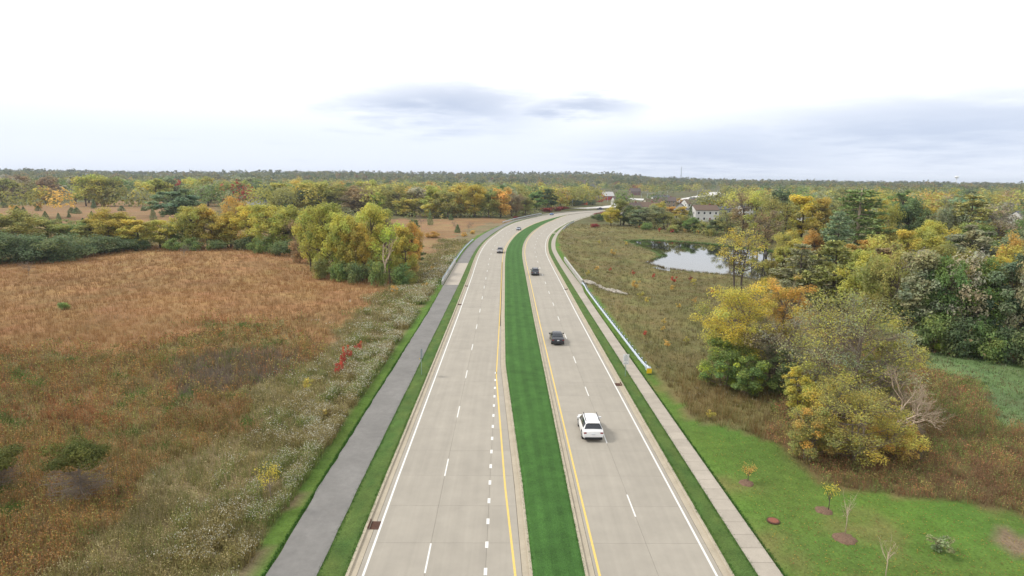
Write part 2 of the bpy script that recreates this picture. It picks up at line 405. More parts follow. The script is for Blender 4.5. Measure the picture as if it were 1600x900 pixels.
def build_terrain():
    def axis(lo, hi, d, far, grow):
        a = list(np.arange(lo, hi, d)); st = d
        while a[-1] < far: st *= grow; a.append(a[-1] + st)
        return a
    xs = axis(0, 110, 1.1, 7000, 1.11); xs = np.array([-v for v in xs[:0:-1]] + xs)
    ys = np.array(axis(-25, 250, 1.15, 9000, 1.06)); ys = np.concatenate([[-900, -300, -100, -50], ys])
    X, Y = np.meshgrid(xs, ys); x, y = X.ravel(), Y.ravel()
    S, O = road_so(x, y)
    z = height(x, y, S, O)
    c, lr = zones(x, y, S, O)
    pd = polydist(x, y, pond_poly)
    mud = (pd < 0.8); c[mud] = (0.075, 0.07, 0.03)
    rim = (pd >= 0.4) & (pd < 3.0) & (y > 205); c[rim] = (0.07, 0.115, 0.03)
    v = fbm(x / 11, y / 11, 41); u = fbm(x / 4, y / 4, 43)
    c *= (0.72 + 0.56 * v)[:, None]
    c[:, 0] *= 0.9 + 0.25 * (u - 0.5) + 0.1; c[:, 1] *= 1.0 + 0.3 * (fbm(x / 5, y / 5, 44) - 0.5)
    wv = np.where(lr, sstep(.46, .66, fbm(x / 4, y / 4, 47)), 0)[:, None] * .75; c = c * (1 - wv) + np.array((0.17, 0.155, 0.055)) * wv
    dirt = np.hypot(x - G(1597, 850)[0], (y - G(1597, 850)[1]) / 1.3) < 1.6 + 1.2 * (u - .5); c[dirt] = (0.20, 0.15, 0.095)
    nx, ny = len(xs), len(ys)
    i = (np.arange(ny - 1)[:, None] * nx + np.arange(nx - 1)[None]).ravel()
    F = np.stack([i, i + 1, i + nx + 1, i + nx], -1)
    o = link('terrain', mk_mesh('terrain', np.stack([x, y, z], -1), F, c, True, M['ground']))
    tag(o, 'rolling ground of rust and olive prairie, lawn and wood floor', 'ground', kind='structure')
build_terrain()
def gz(x, y): return float(height(np.array([x]), np.array([y]))[0])

# the pond
def build_pond():
    m = mat('pond_water', (0.018, 0.022, 0.014), 0.03, spec=0.55, bump=(1.1, 0.05, 0.05))
    n = len(pond_poly); cxp = sum(p[0] for p in pond_poly) / n; cyp = sum(p[1] for p in pond_poly) / n
    bm = bmesh.new()
    vs = [bm.verts.new((cxp + (p[0] - cxp) * 1.12, cyp + (p[1] - cyp) * 1.12, POND_Z)) for p in pond_poly]
    # the sheet runs under the banks, so the shore is where the ground meets it
    bmesh.ops.triangulate(bm, faces=[bm.faces.new(vs)]); bmesh.ops.recalc_face_normals(bm, faces=bm.faces)
    for f in bm.faces:
        if f.normal.z < 0: f.normal_flip()
    me = bpy.data.meshes.new('pond'); bm.to_mesh(me); bm.free(); me.materials.append(m)
    tag(link('pond', me), 'still pond mirroring white sky and trees beyond the prairie', 'pond', kind='structure')
build_pond()

# ---------------------------------------------------------------- carriageways, kerbs, paths
def ribbon(name, s, oL, oR, z, th, m, parent=None, col=None):
    """a slab along the road between two offsets"""
    s = np.asarray(s, float); n = len(s)
    oL = np.broadcast_to(oL, s.shape); oR = np.broadcast_to(oR, s.shape)
    a, b = rp(s, oL, z), rp(s, oR, z); a2, b2 = a - (0, 0, th), b - (0, 0, th)
    V = np.concatenate([a, b, b2, a2]); i = np.arange(n - 1)
    F = [np.stack([i, i + 1, n + i + 1, n + i][::-1], -1)]
    if th > 0:
        F.append(np.stack([n + i, n + i + 1, 2 * n + i + 1, 2 * n + i][::-1], -1)); F.append(np.stack([3 * n + i, 3 * n + i + 1, i + 1, i][::-1], -1))
        F.append(np.array([(0, n, 2 * n, 3 * n), (n - 1, 4 * n - 1, 3 * n - 1, 2 * n - 1)]))
    if col is not None:
        cc = np.concatenate([col, col, col, col]) if len(col) == n else np.ones((4 * n, 3)) * col
    return link(name, mk_mesh(name, V, F, cc if col is not None else None, False, m), parent)
def stations(a, b, d=2.0): return np.linspace(a, b, max(2, int(round((b - a) / d)) + 1))
S_END = 610
def carriageway(name, label, cuts, centre):
    """cuts: offsets between lanes as functions of station"""
    root = tag(empty(name, (0, 0, 0)), label, 'road', kind='structure')
    s_all = stations(-60, S_END)
    ribbon('road_base', s_all, cuts[0](s_all) - 0.2, cuts[-1](s_all) + 0.2, -0.06, 0.15, M['joint'], root)
    L, J = 4.6, 0.013
    for k in range(int((206 + 4.6 - 18) / L)):
        s0 = 18.0 + k * L
        for a, b in zip(cuts[:-1], cuts[1:]):
            s = np.array([s0 + J / 2, s0 + L / 2, s0 + L - J / 2])
            if (b(s) - a(s)).min() < 0.35: continue
            ribbon('slab', s, a(s) + J / 2, b(s) - J / 2, 0.0, 0.1, M['concrete'], root)
    s1 = 18.0 + int((206 + 4.6 - 18) / L) * L
    for a, b in ((-60, 18.0), (s1, S_END)):
        s = stations(a, b); ribbon('paving', s, cuts[0](s), cuts[-1](s), 0.0, 0.1, M['concrete'], root)
    return root
GUT = 0.62
lane_l = tab((-90, -4.55), (45, -4.5), (105, -4.2), (205, -4.35), (265, -4.2), (330, -5.4), (640, -5.6))
lane_s = tab((-90, -0.98), (50, -0.95), (72, -0.90), (105, -0.75), (640, -0.75))
lane_r = tab((-90, 9.22), (106, 9.2), (150, 9.4), (196, 9.5), (262, 10.2), (320, 11.0), (420, 9.5), (640, 9.5))
road_l = carriageway('oncoming_carriageway', 'pale concrete carriageway beside the asphalt path with oncoming cars', [lambda s: o_lk(s) + GUT, lane_l, lane_s, lambda s: o_ml(s) - GUT], 0)
road_r = carriageway('outbound_carriageway', 'pale concrete carriageway beside the sidewalk with cars driving away', [lambda s: o_mr(s) + GUT, lane_r, lambda s: o_rk(s) - GUT], 0)
def line(name, s, off, wd, m, parent, z=0.004):
    return ribbon(name, s, off(s) - wd / 2, off(s) + wd / 2, z, 0.0, m, parent)
S0 = stations(15, 420, 1.5)
line('edge_line', S0, lambda s: o_lk(s) + 0.98, 0.14, M['white_paint'], road_l)
yl = tab((-90, 2.6), (32, 0.86), (44, 0.20), (71, -0.82), (106, -0.66), (205, -0.55), (240, -0.25), (640, 0))
line('centre_line', stations(15, 415, 1.5), yl, 0.14, M['yellow_paint'], road_l)
line('edge_line', stations(15, 415, 1.5), lambda s: o_rk(s) - 0.97, 0.14, M['white_paint'], road_r)
line('centre_line', stations(15, 415, 1.5), lambda s: o_mr(s) + 0.88, 0.14, M['yellow_paint'], road_r)
d0 = road_so(*[np.array([v]) for v in G(671, 849)])[0][0]
for k in range(-2, 30):
    b = d0 + 12.19 * k
    if b > 15: line('lane_dash', np.array([b - 3.05, b - 1.5, b]), lane_l, 0.105, M['white_paint'], road_l)
d1 = road_so(*[np.array([v]) for v in G(977, 773)])[0][0]
for k in range(-2, 28):
    b = d1 + 12.19 * k
    if b > 15: line('lane_dash', np.array([b - 3.05, b - 1.5, b]), lane_r, 0.105, M['white_paint'], road_r)
sy = [road_so(*[np.array([v]) for v in G(760, q)])[0][0] for q in (893, 851, 818, 789)]
for k in range(-3, 16):
    b = sy[0] + k * 2.75
    if 15 < b < 72: line('turn_lane_dash', np.array([b - 0.35, b + 0.35]), lane_s, 0.2, M['white_paint'], road_l)

def kerb(name, off, inward, label, s1=430):
    """kerb and gutter; inward = +1 when the road lies at larger offsets than the kerb's back"""
    s = stations(-60, s1); n = len(s); b = off(s); q = inward
    prof = [(0.0, -0.1), (0.0, 0.14), (0.17, 0.155), (0.20, 0.13), (0.23, 0.014), (GUT - 0.02, 0.003), (GUT - 0.02, -0.1)]
    P = np.stack([rp(s, b + q * d, z) for d, z in prof], 1); k = len(prof); i = np.arange(n - 1)[:, None] * k; j = np.arange(k - 1)[None]
    F = np.stack([i + j, i + j + 1, i + k + j + 1, i + k + j], -1).reshape(-1, 4)
    if q < 0: F = F[:, ::-1]
    o = link(name, mk_mesh(name, P.reshape(-1, 3), F[:, ::-1], None, False, M['kerb']))
    return tag(o, label, 'kerb', kind='structure')
kerb('kerb', o_lk, 1, 'tan concrete kerb between mown strip and white edge line beside asphalt path')
kerb('kerb', o_ml, -1, 'tan concrete kerb along the median beside the yellow line with white short dashes', 424)
kerb('kerb', o_mr, 1, 'tan concrete kerb along the median beside the white SUV lane', 424)
kerb('kerb', o_rk, -1, 'tan concrete kerb between the road and the sidewalk grass strip')

def lawn_strip(name, oa, ob, label, s1, crown=0.0, stripes=False, cols=7):
    s = stations(-60, s1, 1.0); n = len(s); a, b = oa(s), ob(s); V, Cc = [], []
    for k in range(cols):
        t = k / (cols - 1); o = a + (b - a) * t
        z = 0.135 + crown * math.sin(math.pi * t)
        p = rp(s, o, z); V.append(p)
        c = np.ones((n, 3)) * (0.86 + 0.28 * fbm(s / 3.1, o * 0.8, 51))[:, None]
        if stripes: c *= 1.0 + 0.075 * np.sign(math.sin(2 * math.pi * (t * 3.6 + 0.13))) + (0.10 * (fbm(s / 9, s * 0 + k * .9, 57) - .5))[:, None]
        if not stripes:
            dry = fbm(s / 1.7, o * 1.3 + 9, 58); c = c * np.stack([1.45 + 1.1 * (dry - .45), 1.02 + .2 * (dry - .5), 1.1 + .3 * (dry - .5)], -1)
        Cc.append(c)
    V = np.stack(V, 1).reshape(-1, 3); Cc = np.stack(Cc, 1).reshape(-1, 3)
    i = np.arange(n - 1)[:, None] * cols; j = np.arange(cols - 1)[None]
    F = np.stack([i + j, i + j + 1, i + cols + j + 1, i + cols + j], -1).reshape(-1, 4)
    o = link(name, mk_mesh(name, V, F, Cc, True, M['lawn'])); return tag(o, label, 'lawn', kind='structure')
lawn_strip('median', lambda s: o_ml(s) - 0.03, lambda s: o_mr(s) + 0.03, 'striped mown green median between the two carriageways', 422, 0.16, True, 29)
lawn_strip('verge', lambda s: o_pr(s) - 0.1, lambda s: o_lk(s) + 0.02, 'narrow mown grass strip between asphalt path and kerb', 425)
lawn_strip('verge', lambda s: o_rk(s) - 0.02, lambda s: o_swl(s) + 0.1, 'narrow grass strip between kerb and sidewalk', 425)

def build_paths():
    p = tag(empty('shared_path'), 'wide grey asphalt path running along the tall prairie', 'path', kind='structure')
    def jag(s, seed, a): return (fbm(s / 1.3, s * 0 + seed, seed, 3) - 0.5) * a
    for a, b, m in ((-60, 134, 'asphalt'), (134.02, 169.98, 'sidewalk'), (170, 520, 'asphalt')):
        s = stations(a, b, 0.8); g = 0.26 if m == 'asphalt' else 0.02
        ribbon('asphalt_surface' if m == 'asphalt' else 'concrete_surface', s, o_pl(s) + jag(s, 61, g), o_pr(s) + jag(s, 62, g * 0.4), 0.165, 0.2, M[m], p)
    w_ = tag(empty('sidewalk'), 'pale concrete sidewalk of jointed slabs beside the guardrail', 'sidewalk', kind='structure')
    L = 1.52
    s = stations(-60, S_END - 150); ribbon('sidewalk_base', s, o_swl(s) + 0.04, o_swr(s) - 0.04, 0.135, 0.2, M['joint'], w_)
    for k in range(68):
        s0 = 22 + k * L; s = np.array([s0 + 0.012, s0 + L - 0.012])
        ribbon('slab', s, o_swl(s), o_swr(s), 0.165, 0.12, M['sidewalk'], w_)
    for a, b in ((-60, 22), (22 + 68 * L, 440)):
        s = stations(a, b); ribbon('paving', s, o_swl(s), o_swr(s), 0.165, 0.12, M['sidewalk'], w_)
    # the short walk that links the kerb with the sidewalk on the bend
    ribbon('crosswalk_ramp', stations(272, 276), o_rk(274) - 0.02, o_swl(274) + 0.05, 0.16, 0.1, M['sidewalk'], w_)
build_paths()

def drain(s, off, inward, label):
    e = tag(empty('storm_drain', tuple(rp(s, off)), -heading(s)), label, 'drain', 'storm drains in the gutters')
    f = MB(); f.box(-0.33, 0.33, -0.5, 0.5, -0.02, 0.012)
    f.build('frame', M['rust_iron'], e)
    for k in range(7):
        g = MB(); g.box(-0.29, 0.29, -0.45 + k * 0.14, -0.39 + k * 0.14, 0.012, 0.022); g.build('grate_bar', M['rust_iron'], e)
    h = MB(); h.box(-0.40 if inward > 0 else 0.33, -0.33 if inward > 0 else 0.40, -0.55, 0.55, 0.0, 0.165); h.build('kerb_box', M['rust_iron'], e)
for px, py, side, lab in ((585, 821, 1, 'rusty drain grate in gutter beside path, nearest the camera'), (966, 601, -1, 'dark drain grate in gutter below the white sign'),
                          (731, 447, 1, 'small drain grate in gutter beside the concrete path section'), (719, 476, 1, 'small drain grate in the path-side gutter before the concrete section'),
                          (883, 452, -1, 'small drain grate in gutter across from the guardrail end at the wall')):
    s_ = road_so(*[np.array([v]) for v in G(px, py)])[0][0]
    drain(s_, float(o_lk(s_) + 0.58) if side > 0 else float(o_rk(s_) - 0.58), side, lab)
# ---------------------------------------------------------------- walls, rails, signs
def wall_along(name, s0, s1, off, h, th, label, rail=True):
    e = tag(empty(name, tuple(rp(s0, off))), label, 'wall')
    inv = Matrix.Translation(-e.location)
    n = max(1, int((s1 - s0) / 6)); ss = np.linspace(s0, s1, n + 1)
    for a, b in zip(ss[:-1], ss[1:]):
        s = np.linspace(a + 0.01, b - 0.01, 4)
        o = ribbon('wall_panel', s, off - th / 2, off + th / 2, h, h + 1.6, M['parapet'], e); o.matrix_parent_inverse = inv
    s = stations(s0, s1)
    o = ribbon('coping', s, off - th / 2 - 0.05, off + th / 2 + 0.05, h + 0.123, 0.12, M['parapet'], e); o.matrix_parent_inverse = inv
    if rail:
        for z in (0.38, 0.68):
            t = MB().tube(rp(s, off, h + z), 0.045, 6); o = t.build('handrail', M['galv'], e); o.matrix_parent_inverse = inv
        for q in np.arange(s0 + 0.5, s1, 2.5):
            p = rp(q, off); t = MB().tube([(p[0], p[1], h + 0.1), (p[0], p[1], h + 0.7)], 0.04, 6); o = t.build('rail_post', M['galv'], e); o.matrix_parent_inverse = inv
    return e
wall_along('retaining_wall', 135.5, 178, 17.25, 1.05, 0.3, 'pale concrete parapet wall beside the sidewalk before the bend', rail=False)
wall_along('retaining_wall', 134, 171, -13.45, 0.85, 0.3, 'pale concrete parapet with metal handrail beside the path')

def guardrail(label, s0, s1, off, side, marker=False, name='guardrail', post_gap=1.9, low=0.0):
    """W-beam on posts; side=+1 when the posts stand at larger offsets"""
    e = tag(empty(name, tuple(rp(s0, float(off(s0))))), label, 'guardrail'); inv = Matrix.Translation(-e.location)
    s = stations(s0, s1, 0.6); n = len(s); o = off(s); P = []
    prof = [(0.0, 0.42), (-0.07, 0.47), (-0.07, 0.53), (0.0, 0.59), (0.0, 0.61), (-0.07, 0.67), (-0.07, 0.73), (0.0, 0.79)]
    dip = np.where(s < s0 + 3.0, 0.0, 0.0)
    for d, z in prof + [(d + 0.012, z) for d, z in prof[::-1]]:
        P.append(rp(s, o + side * d, z + low + dip + 0.1))
    k = len(P); P = np.stack(P, 1).reshape(-1, 3); i = np.arange(n - 1)[:, None] * k; j = np.arange(k)[None]
    F = np.stack([i + j, i + (j + 1) % k, i + k + (j + 1) % k, i + k + j], -1).reshape(-1, 4)
    b = link('rail_beam', mk_mesh('rail_beam', P, [F], None, False, M['galv']), e); b.matrix_parent_inverse = inv
    for q in np.arange(s0 + 0.6, s1, post_gap):
        T = Matrix.Translation(Vector(rp(q, float(off(q))))) @ Matrix.Rotation(-heading(q), 4, 'Z')
        m = MB(); m.box(side * 0.02, side * 0.22, -0.08, 0.08, 0.52, 0.86, T); ob = m.build('spacer_block', M['dark_post'], e); ob.matrix_parent_inverse = inv
        m = MB(); m.box(side * 0.221, side * 0.36, -0.07, 0.07, -0.6, 0.90, T); ob = m.build('post', M['galv'], e); ob.matrix_parent_inverse = inv
    if marker:
        T = Matrix.Translation(Vector(rp(s0, float(off(s0))))) @ Matrix.Rotation(-heading(s0), 4, 'Z')
        m = MB(); m.box(-0.22, 0.26, -0.22, 0.0, 0.25, 0.95, T); m.box(-0.10, 0.12, 0.0, 1.2, 0.35, 0.9, T)
        t = np.linspace(-math.pi / 2, math.pi / 2, 9)
        ob = m.build('end_terminal', M['galv'], e); ob.matrix_parent_inverse = inv
        m = MB(); m.box(-0.28, 0.32, -0.26, -0.225, 0.28, 0.86, T); pl = m.build('marker_plate', M['sign_yellow'], e); pl.matrix_parent_inverse = inv
        for k2 in range(3):
            a = -0.28 + 0.2 * k2; V = np.array([(a, -0.262, 0.281), (a + 0.09, -0.262, 0.281), (a + 0.29, -0.262, 0.859), (a + 0.20, -0.262, 0.859)])
            V[:, 0] = np.clip(V[:, 0], -0.279, 0.319)
            m = MB().add(xf(V, T), [(0, 1, 2, 3)]); ob = m.build('stripe', M['black'], pl); ob.matrix_parent_inverse = inv
    return e
g_off = tab((0, 17.35), (71, 17.35), (76, 17.2), (110, 17.0), (126, 17.0), (131, 17.25), (140, 17.1))
guardrail('long galvanised guardrail with yellow striped end marker beside the sidewalk', 71.5, 135.3, g_off, 1, True)
guardrail('thin grey guardrail continuing the path wall with handrail towards the bend', 171.4, 232, tab((0, -13.5), (999, -13.6)), -1)
guardrail('far guardrail along the sidewalk on the outer bend by the dark shrub', 292, 352, tab((0, 18.6), (999, 19.0)), 1, post_gap=3.8)
guardrail('far pale guardrail behind the path near the crimson bushes', 330, 424, tab((0, -16.6), (999, -17.0)), -1, post_gap=3.8)

def sign_right():
    x, y = G(977, 590); e = tag(empty('road_sign', (x, y, 0.12), -heading(70) + 0.12), 'white notice sign on a thin green post beside the sidewalk', 'sign')
    m = MB(); m.box(-0.035, 0.035, 0.0, 0.03, -0.4, 2.75); m.box(-0.035, -0.02, 0.03, 0.06, -0.4, 2.75); m.box(0.02, 0.035, 0.03, 0.06, -0.4, 2.75); m.build('post', M['green_post'], e)
    m = MB(); m.box(-0.36, 0.36, -0.022, -0.002, 1.82, 2.74); p = m.build('sign_panel', M['sign_white'], e)
    for k, (z, w_) in enumerate(((2.56, .18), (2.42, .44), (2.28, .46), (2.14, .40), (2.0, .48))):
        t = MB()
        n = 6 if w_ > .3 else 3
        for q in range(n):
            a = -w_ / 2 + q * w_ / n; t.box(a, a + w_ / n * 0.72, -0.0255, -0.0235, z - 0.035, z + 0.035)
        t.build('text_line', M['sign_text'], p)
    m = MB(); m.box(-0.36, 0.36, -0.022, -0.002, 1.50, 1.78); p = m.build('sign_plate', M['sign_white'], e)
    t = MB()
    for q in range(7): t.box(-0.26 + q * 0.075, -0.21 + q * 0.075, -0.0255, -0.0235, 1.60, 1.68)
    t.build('text_line', M['sign_text'], p)
sign_right()
def sign_left():
    x, y = G(659, 587); e = tag(empty('road_sign', (x, y, 0.12), math.radians(80)), 'sign seen edge-on atop a thin green post beside the path', 'sign')
    m = MB(); m.box(-0.035, 0.035, 0.0, 0.03, -0.4, 3.05); m.box(-0.035, -0.02, 0.03, 0.06, -0.4, 3.05); m.box(0.02, 0.035, 0.03, 0.06, -0.4, 3.05); m.build('post', M['green_post'], e)
    m = MB(); m.box(-0.30, 0.30, -0.025, -0.003, 2.05, 3.1); m.build('sign_panel', mat('sign_back', (0.20, 0.25, 0.27), 0.5, noise=(4, .9, 1.1)), e)
    m = MB(); m.box(-0.02, 0.02, -0.2, 0.22, 1.93, 1.98); m.build('bracket', M['dark_post'], e)
    m = MB(); m.box(-0.05, 0.05, 0.22, 0.245, 1.84, 2.0); m.build('reflector', M['sign_yellow'], e)
sign_left()

# ---------------------------------------------------------------- cars
def paint(name, c, rough=0.25, metal=0.0): return mat(name, c, rough, metal, spec=0.55, noise=(1.5, 0.95, 1.05))
M['glass'] = mat('car_glass', (0.02, 0.024, 0.03), 0.08, spec=0.6, noise=(1.0, 0.9, 1.1))
M['tyre'] = mat('tyre_rubber', (0.02, 0.02, 0.02), 0.85, noise=(20, 0.8, 1.2))
M['rim'] = mat('alloy_rim', (0.42, 0.43, 0.45), 0.35, 0.8)
M['tail'] = mat('tail_lamp', (0.24, 0.014, 0.014), 0.25, spec=0.6)
M['head'] = mat('head_lamp', (0.75, 0.77, 0.8), 0.15, spec=0.7)
M['plate'] = mat('number_plate', (0.62, 0.64, 0.66), 0.5)
M['trim'] = mat('black_trim', (0.022, 0.022, 0.024), 0.6)
CARS = {
 'suv': dict(L=4.7, hw=0.93, wheels=(0.95, 3.75), wr=0.37, st=[(0.00, .52, .60, .82), (0.06, .92, .95, .84), (0.18, 1.05, 1.09, .82), (0.55, 1.08, 1.60, .58), (1.1, 1.07, 1.71, .62), (2.0, 1.05, 1.74, .64),
      (2.65, 1.03, 1.66, .60), (3.45, 1.00, 1.06, .80), (4.15, .92, .98, .82), (4.52, .78, .84, .76), (4.68, .50, .56, .66)]),
 'sedan': dict(L=4.75, hw=0.90, wheels=(0.98, 3.82), wr=0.33, st=[(0.00, .50, .56, .80), (0.06, .86, .89, .82), (0.25, .93, .97, .80), (0.85, .95, 1.02, .76), (1.55, .95, 1.36, .58), (2.1, .94, 1.45, .60),
      (2.7, .93, 1.42, .58), (3.50, .92, .97, .76), (4.2, .82, .87, .78), (4.58, .68, .72, .72), (4.73, .45, .5, .62)]),
}
CARS['pickup'] = dict(L=5.6, hw=0.97, wheels=(1.15, 4.45), wr=0.40, st=[(0.00, .60, .66, .90), (0.05, 1.05, 1.08, .92), (1.75, 1.06, 1.10, .92), (1.95, 1.08, 1.75, .68), (2.6, 1.08, 1.86, .70), (3.2, 1.08, 1.82, .68),
      (3.85, 1.08, 1.14, .84), (4.9, 1.02, 1.08, .88), (5.4, .95, 1.0, .84), (5.58, .6, .66, .74)])
def make_car(name, kind, body_mat, label, s, off, toward=False, heading_extra=0.0, plate=True, pos=None):
    K = CARS[kind]; st = K['st']; hw = K['hw']; L = K['L']
    p = pos if pos is not None else rp(s, off)
    ang = -heading(s) + heading_extra if pos is None else heading_extra
    e = tag(empty(name, (p[0], p[1], 0.005), ang + (math.pi if toward else 0)), label, 'car', 'cars driving on the two carriageways')
    # x' = across, y' = along (rear at -L/2)
    rings = []
    for (y, zb, zt, ht) in st:
        low = 0.20 if 0.3 < y < L - 0.3 else 0.30
        wide = hw * (1.0 if 0.5 < y < L - 0.7 else 0.93 if 0.05 < y < L - 0.25 else 0.84)
        zm = min(0.62, (low + zb) / 2 + 0.05)
        tl = zt - zb > 0.2
        rings.append([(wide * .90, low), (wide * .985, low + .12), (wide, zm), (wide * .97, zb - .06), (wide * .94, zb),
                      (ht + (.05 if tl else .04), zt - (.06 if tl else .03)), (ht - .10, zt), (0, zt + .02)])
    V, n = [], None
    for (y, *_), r in zip(st, rings):
        ring = [(a, y - L / 2, z) for a, z in r] + [(-a, y - L / 2, z) for a, z in r[-2::-1]]; n = len(ring); V += ring
    i = np.arange(len(st) - 1)[:, None] * n; j = np.arange(n)[None]
    F = np.stack([i + j, i + (j + 1) % n, i + n + (j + 1) % n, i + n + j], -1).reshape(-1, 4)
    caps = np.array([np.arange(n)[::-1], np.arange(n) + (len(st) - 1) * n])
    me = mk_mesh('body', V, [F[:, ::-1], caps[:, ::-1]], None, True, body_mat)
    body = link('body', me, e)
    bm = bmesh.new(); bm.from_mesh(me); bmesh.ops.recalc_face_normals(bm, faces=bm.faces); bm.to_mesh(me); bm.free()
    me.set_sharp_from_angle(angle=math.radians(38))
    md = body.modifiers.new('round', 'BEVEL'); md.width = 0.06; md.segments = 3; md.limit_method = 'ANGLE'; md.angle_limit = math.radians(24)
    R = [np.array([(a, y - L / 2, z) for a, z in r]) for (y, *_), r in zip(st, rings)]
    def panel(nm, q, m_, parent=body, inset=0.06, lift=0.012):
        q = np.array(q, float); c = q.mean(0); nrm = np.cross(q[2] - q[0], q[3] - q[1]); nrm /= np.linalg.norm(nrm)
        if nrm @ (c - np.array((0, 0, 0.8))) < 0: nrm = -nrm
        dx = q - c; q2 = c + dx * (1 - inset) + nrm * lift
        V = np.concatenate([q2, q2 - nrm * 0.05]); o = MB().add(V, [(0, 1, 2, 3), (7, 6, 5, 4), (0, 4, 5, 1), (1, 5, 6, 2), (2, 6, 7, 3), (3, 7, 4, 0)])
        return o.build(nm, m_, parent)
    roof = [k for k, q in enumerate(st) if q[2] - q[1] > 0.2]; a, b = roof[0], roof[-1]
    mir = np.array((-1, 1, 1.))
    rb, rt, ft, fb = R[a - 1], R[a], R[b], R[b + 1]
    def screen_glass(nm, lo, hi, f0, f1):
        # a curved pane that follows the body between two rings
        lo_, hi_ = [np.concatenate([q[5:8], (q[5:7] * mir)[::-1]]) for q in (lo, hi)]
        a_, b_ = lo_ + (hi_ - lo_) * f0, lo_ + (hi_ - lo_) * f1; a_[:, 0] *= .95; b_[:, 0] *= .95
        nr = np.cross(b_[2] - a_[2], (1., 0, 0)); nr /= np.linalg.norm(nr); nr = nr if nr[2] > 0 else -nr
        V = np.concatenate([a_ + nr * .022, b_ + nr * .022, a_ - nr * .03, b_ - nr * .03]); F_ = [(k, k + 1, 6 + k, 5 + k) for k in range(4)] + [(10 + k, 15 + k, 16 + k, 11 + k) for k in range(4)]
        F_ += [(k, 10 + k, 11 + k, k + 1) for k in range(4)] + [(5 + k, 6 + k, 16 + k, 15 + k) for k in range(4)] + [(0, 5, 15, 10), (4, 14, 19, 9)]
        MB().add(V, F_).build(nm, M['glass'], e)
    screen_glass('rear_window', rb, rt, .10, .86); screen_glass('windshield', fb, ft, .06, .92)
    for sd_ in (1, -1):
        f = np.array((sd_, 1, 1.))
        for k in range(a, b):
            panel('side_window', [R[k][4] * f + (0, 0, .03), R[k + 1][4] * f + (0, 0, .03), R[k + 1][5] * f, R[k][5] * f], M['glass'], e, 0.07)
        panel('side_window', [R[b][4] * f + (0, 0, .03), (R[b][4] * .25 + R[b + 1][4] * .75) * f + (0, 0, .02), (R[b][5] * .25 + R[b + 1][5] * .75) * f, R[b][5] * f], M['glass'], e, 0.12)
        zt_ = st[1][1]
        m = MB(); m.box(sd_ * hw * .66, sd_ * hw * .925, -L / 2 + .02, -L / 2 + .24, zt_ - .15, zt_ - .03); m.build('taillight', M['tail'], e)
        zf = st[-2][1]
        m = MB(); m.box(sd_ * hw * .48, sd_ * hw * .90, L / 2 - .30, L / 2 - .06, zf - .16, zf - .02); m.build('headlight', M['head'], e)
        m = MB(); yb = R[b + 1][4][1] - .35; zb_ = st[b][1]; m.box(sd_ * (hw - .02), sd_ * (hw + .19), yb - .06, yb + .06, zb_ - .01, zb_ + .15); m.build('side_mirror', body_mat, e)
        for yw in K['wheels']:
            w_ = link('wheel', None, e, (sd_ * (hw - .105), yw - L / 2, K['wr'])); r = K['wr']
            m = MB().tube([(-.115, 0, 0), (-.10, 0, 0), (.10, 0, 0), (.115, 0, 0)], [r * .93, r, r, r * .93], 20); m.build('tyre', M['tyre'], w_, True)
            m = MB().tube([(sd_ * .112, 0, 0), (sd_ * .125, 0, 0)], [r * .66, r * .6], 14); m.build('rim', M['rim'], w_)
            m = MB().tube([(sd_ * (hw - .14), yw - L / 2, K['wr'] + .02), (sd_ * (hw + .004), yw - L / 2, K['wr'] + .02)], r * 1.13, 20); m.build('wheel_arch', M['trim'], e)
        if kind == 'suv':
            m = MB().bar((sd_ * .60, R[a][0][1] + .25, st[a][2] + .10), (sd_ * .60, R[b][0][1], st[b][2] + .09), .05, .05); m.build('roof_rail', M['trim'], e)
    m = MB(); m.box(-hw * .84, hw * .84, -L / 2 - .04, -L / 2 + .3, .26, .46); m.build('rear_bumper', M['trim'] if kind == 'suv' else body_mat, e)
    m = MB(); m.box(-hw * .80, hw * .80, L / 2 - .3, L / 2 + .03, .24, .46); m.build('front_bumper', M['trim'], e)
    m = MB(); m.box(-hw * .42, hw * .42, L / 2 - .2, L / 2 - .01, .50, .64); m.build('grille', M['trim'], e)
    if plate:
        m = MB(); m.box(-.16, .16, -L / 2 - .012, -L / 2 + .1, .66, .80); m.build('license_plate', M['plate'], e)
    if kind == 'suv':
        m = MB(); m.box(-.55, .55, R[a][0][1] - .14, R[a][0][1] + .12, st[a][2] - .015, st[a][2] + .03); m.build('spoiler', body_mat, e)
    if kind == 'pickup':
        m = MB(); m.box(-hw * .80, hw * .80, -L / 2 + .12, -L / 2 + 1.75, 1.0, 1.125); m.build('bed_cover', M['trim'], e)
    return e
def so(px, py):
    a, b = G(px, py); s, o = road_so(np.array([a]), np.array([b])); return float(s[0]), float(o[0])
white_p = paint('white_car_paint', (0.78, 0.78, 0.77)); dark_p = paint('black_car_paint', (0.028, 0.03, 0.036), 0.2); grey_p = paint('charcoal_car_paint', (0.075, 0.08, 0.09), 0.25, .3)
silver_p = paint('silver_brown_car_paint', (0.27, 0.255, 0.25), 0.3, .4); blue_p = paint('blue_car_paint', (0.10, 0.22, 0.42), 0.3, .2)
s_, o_ = so(927, 691); make_car('suv', 'suv', white_p, 'white SUV nearest the camera driving away beside the median', s_ + 2.35, o_)
s_, o_ = so(872, 540); make_car('sedan', 'sedan', dark_p, 'black sedan driving away ahead of the white SUV', s_ + 2.35, o_)
s_, o_ = so(836.5, 431); make_car('suv', 'suv', grey_p, 'charcoal SUV driving away ahead of the black sedan near the bend', s_ + 2.35, o_)
s_, o_ = so(781, 396); make_car('suv', 'suv', silver_p, 'silver brown SUV coming towards the camera beside the median', s_ + 2.35, o_, True)
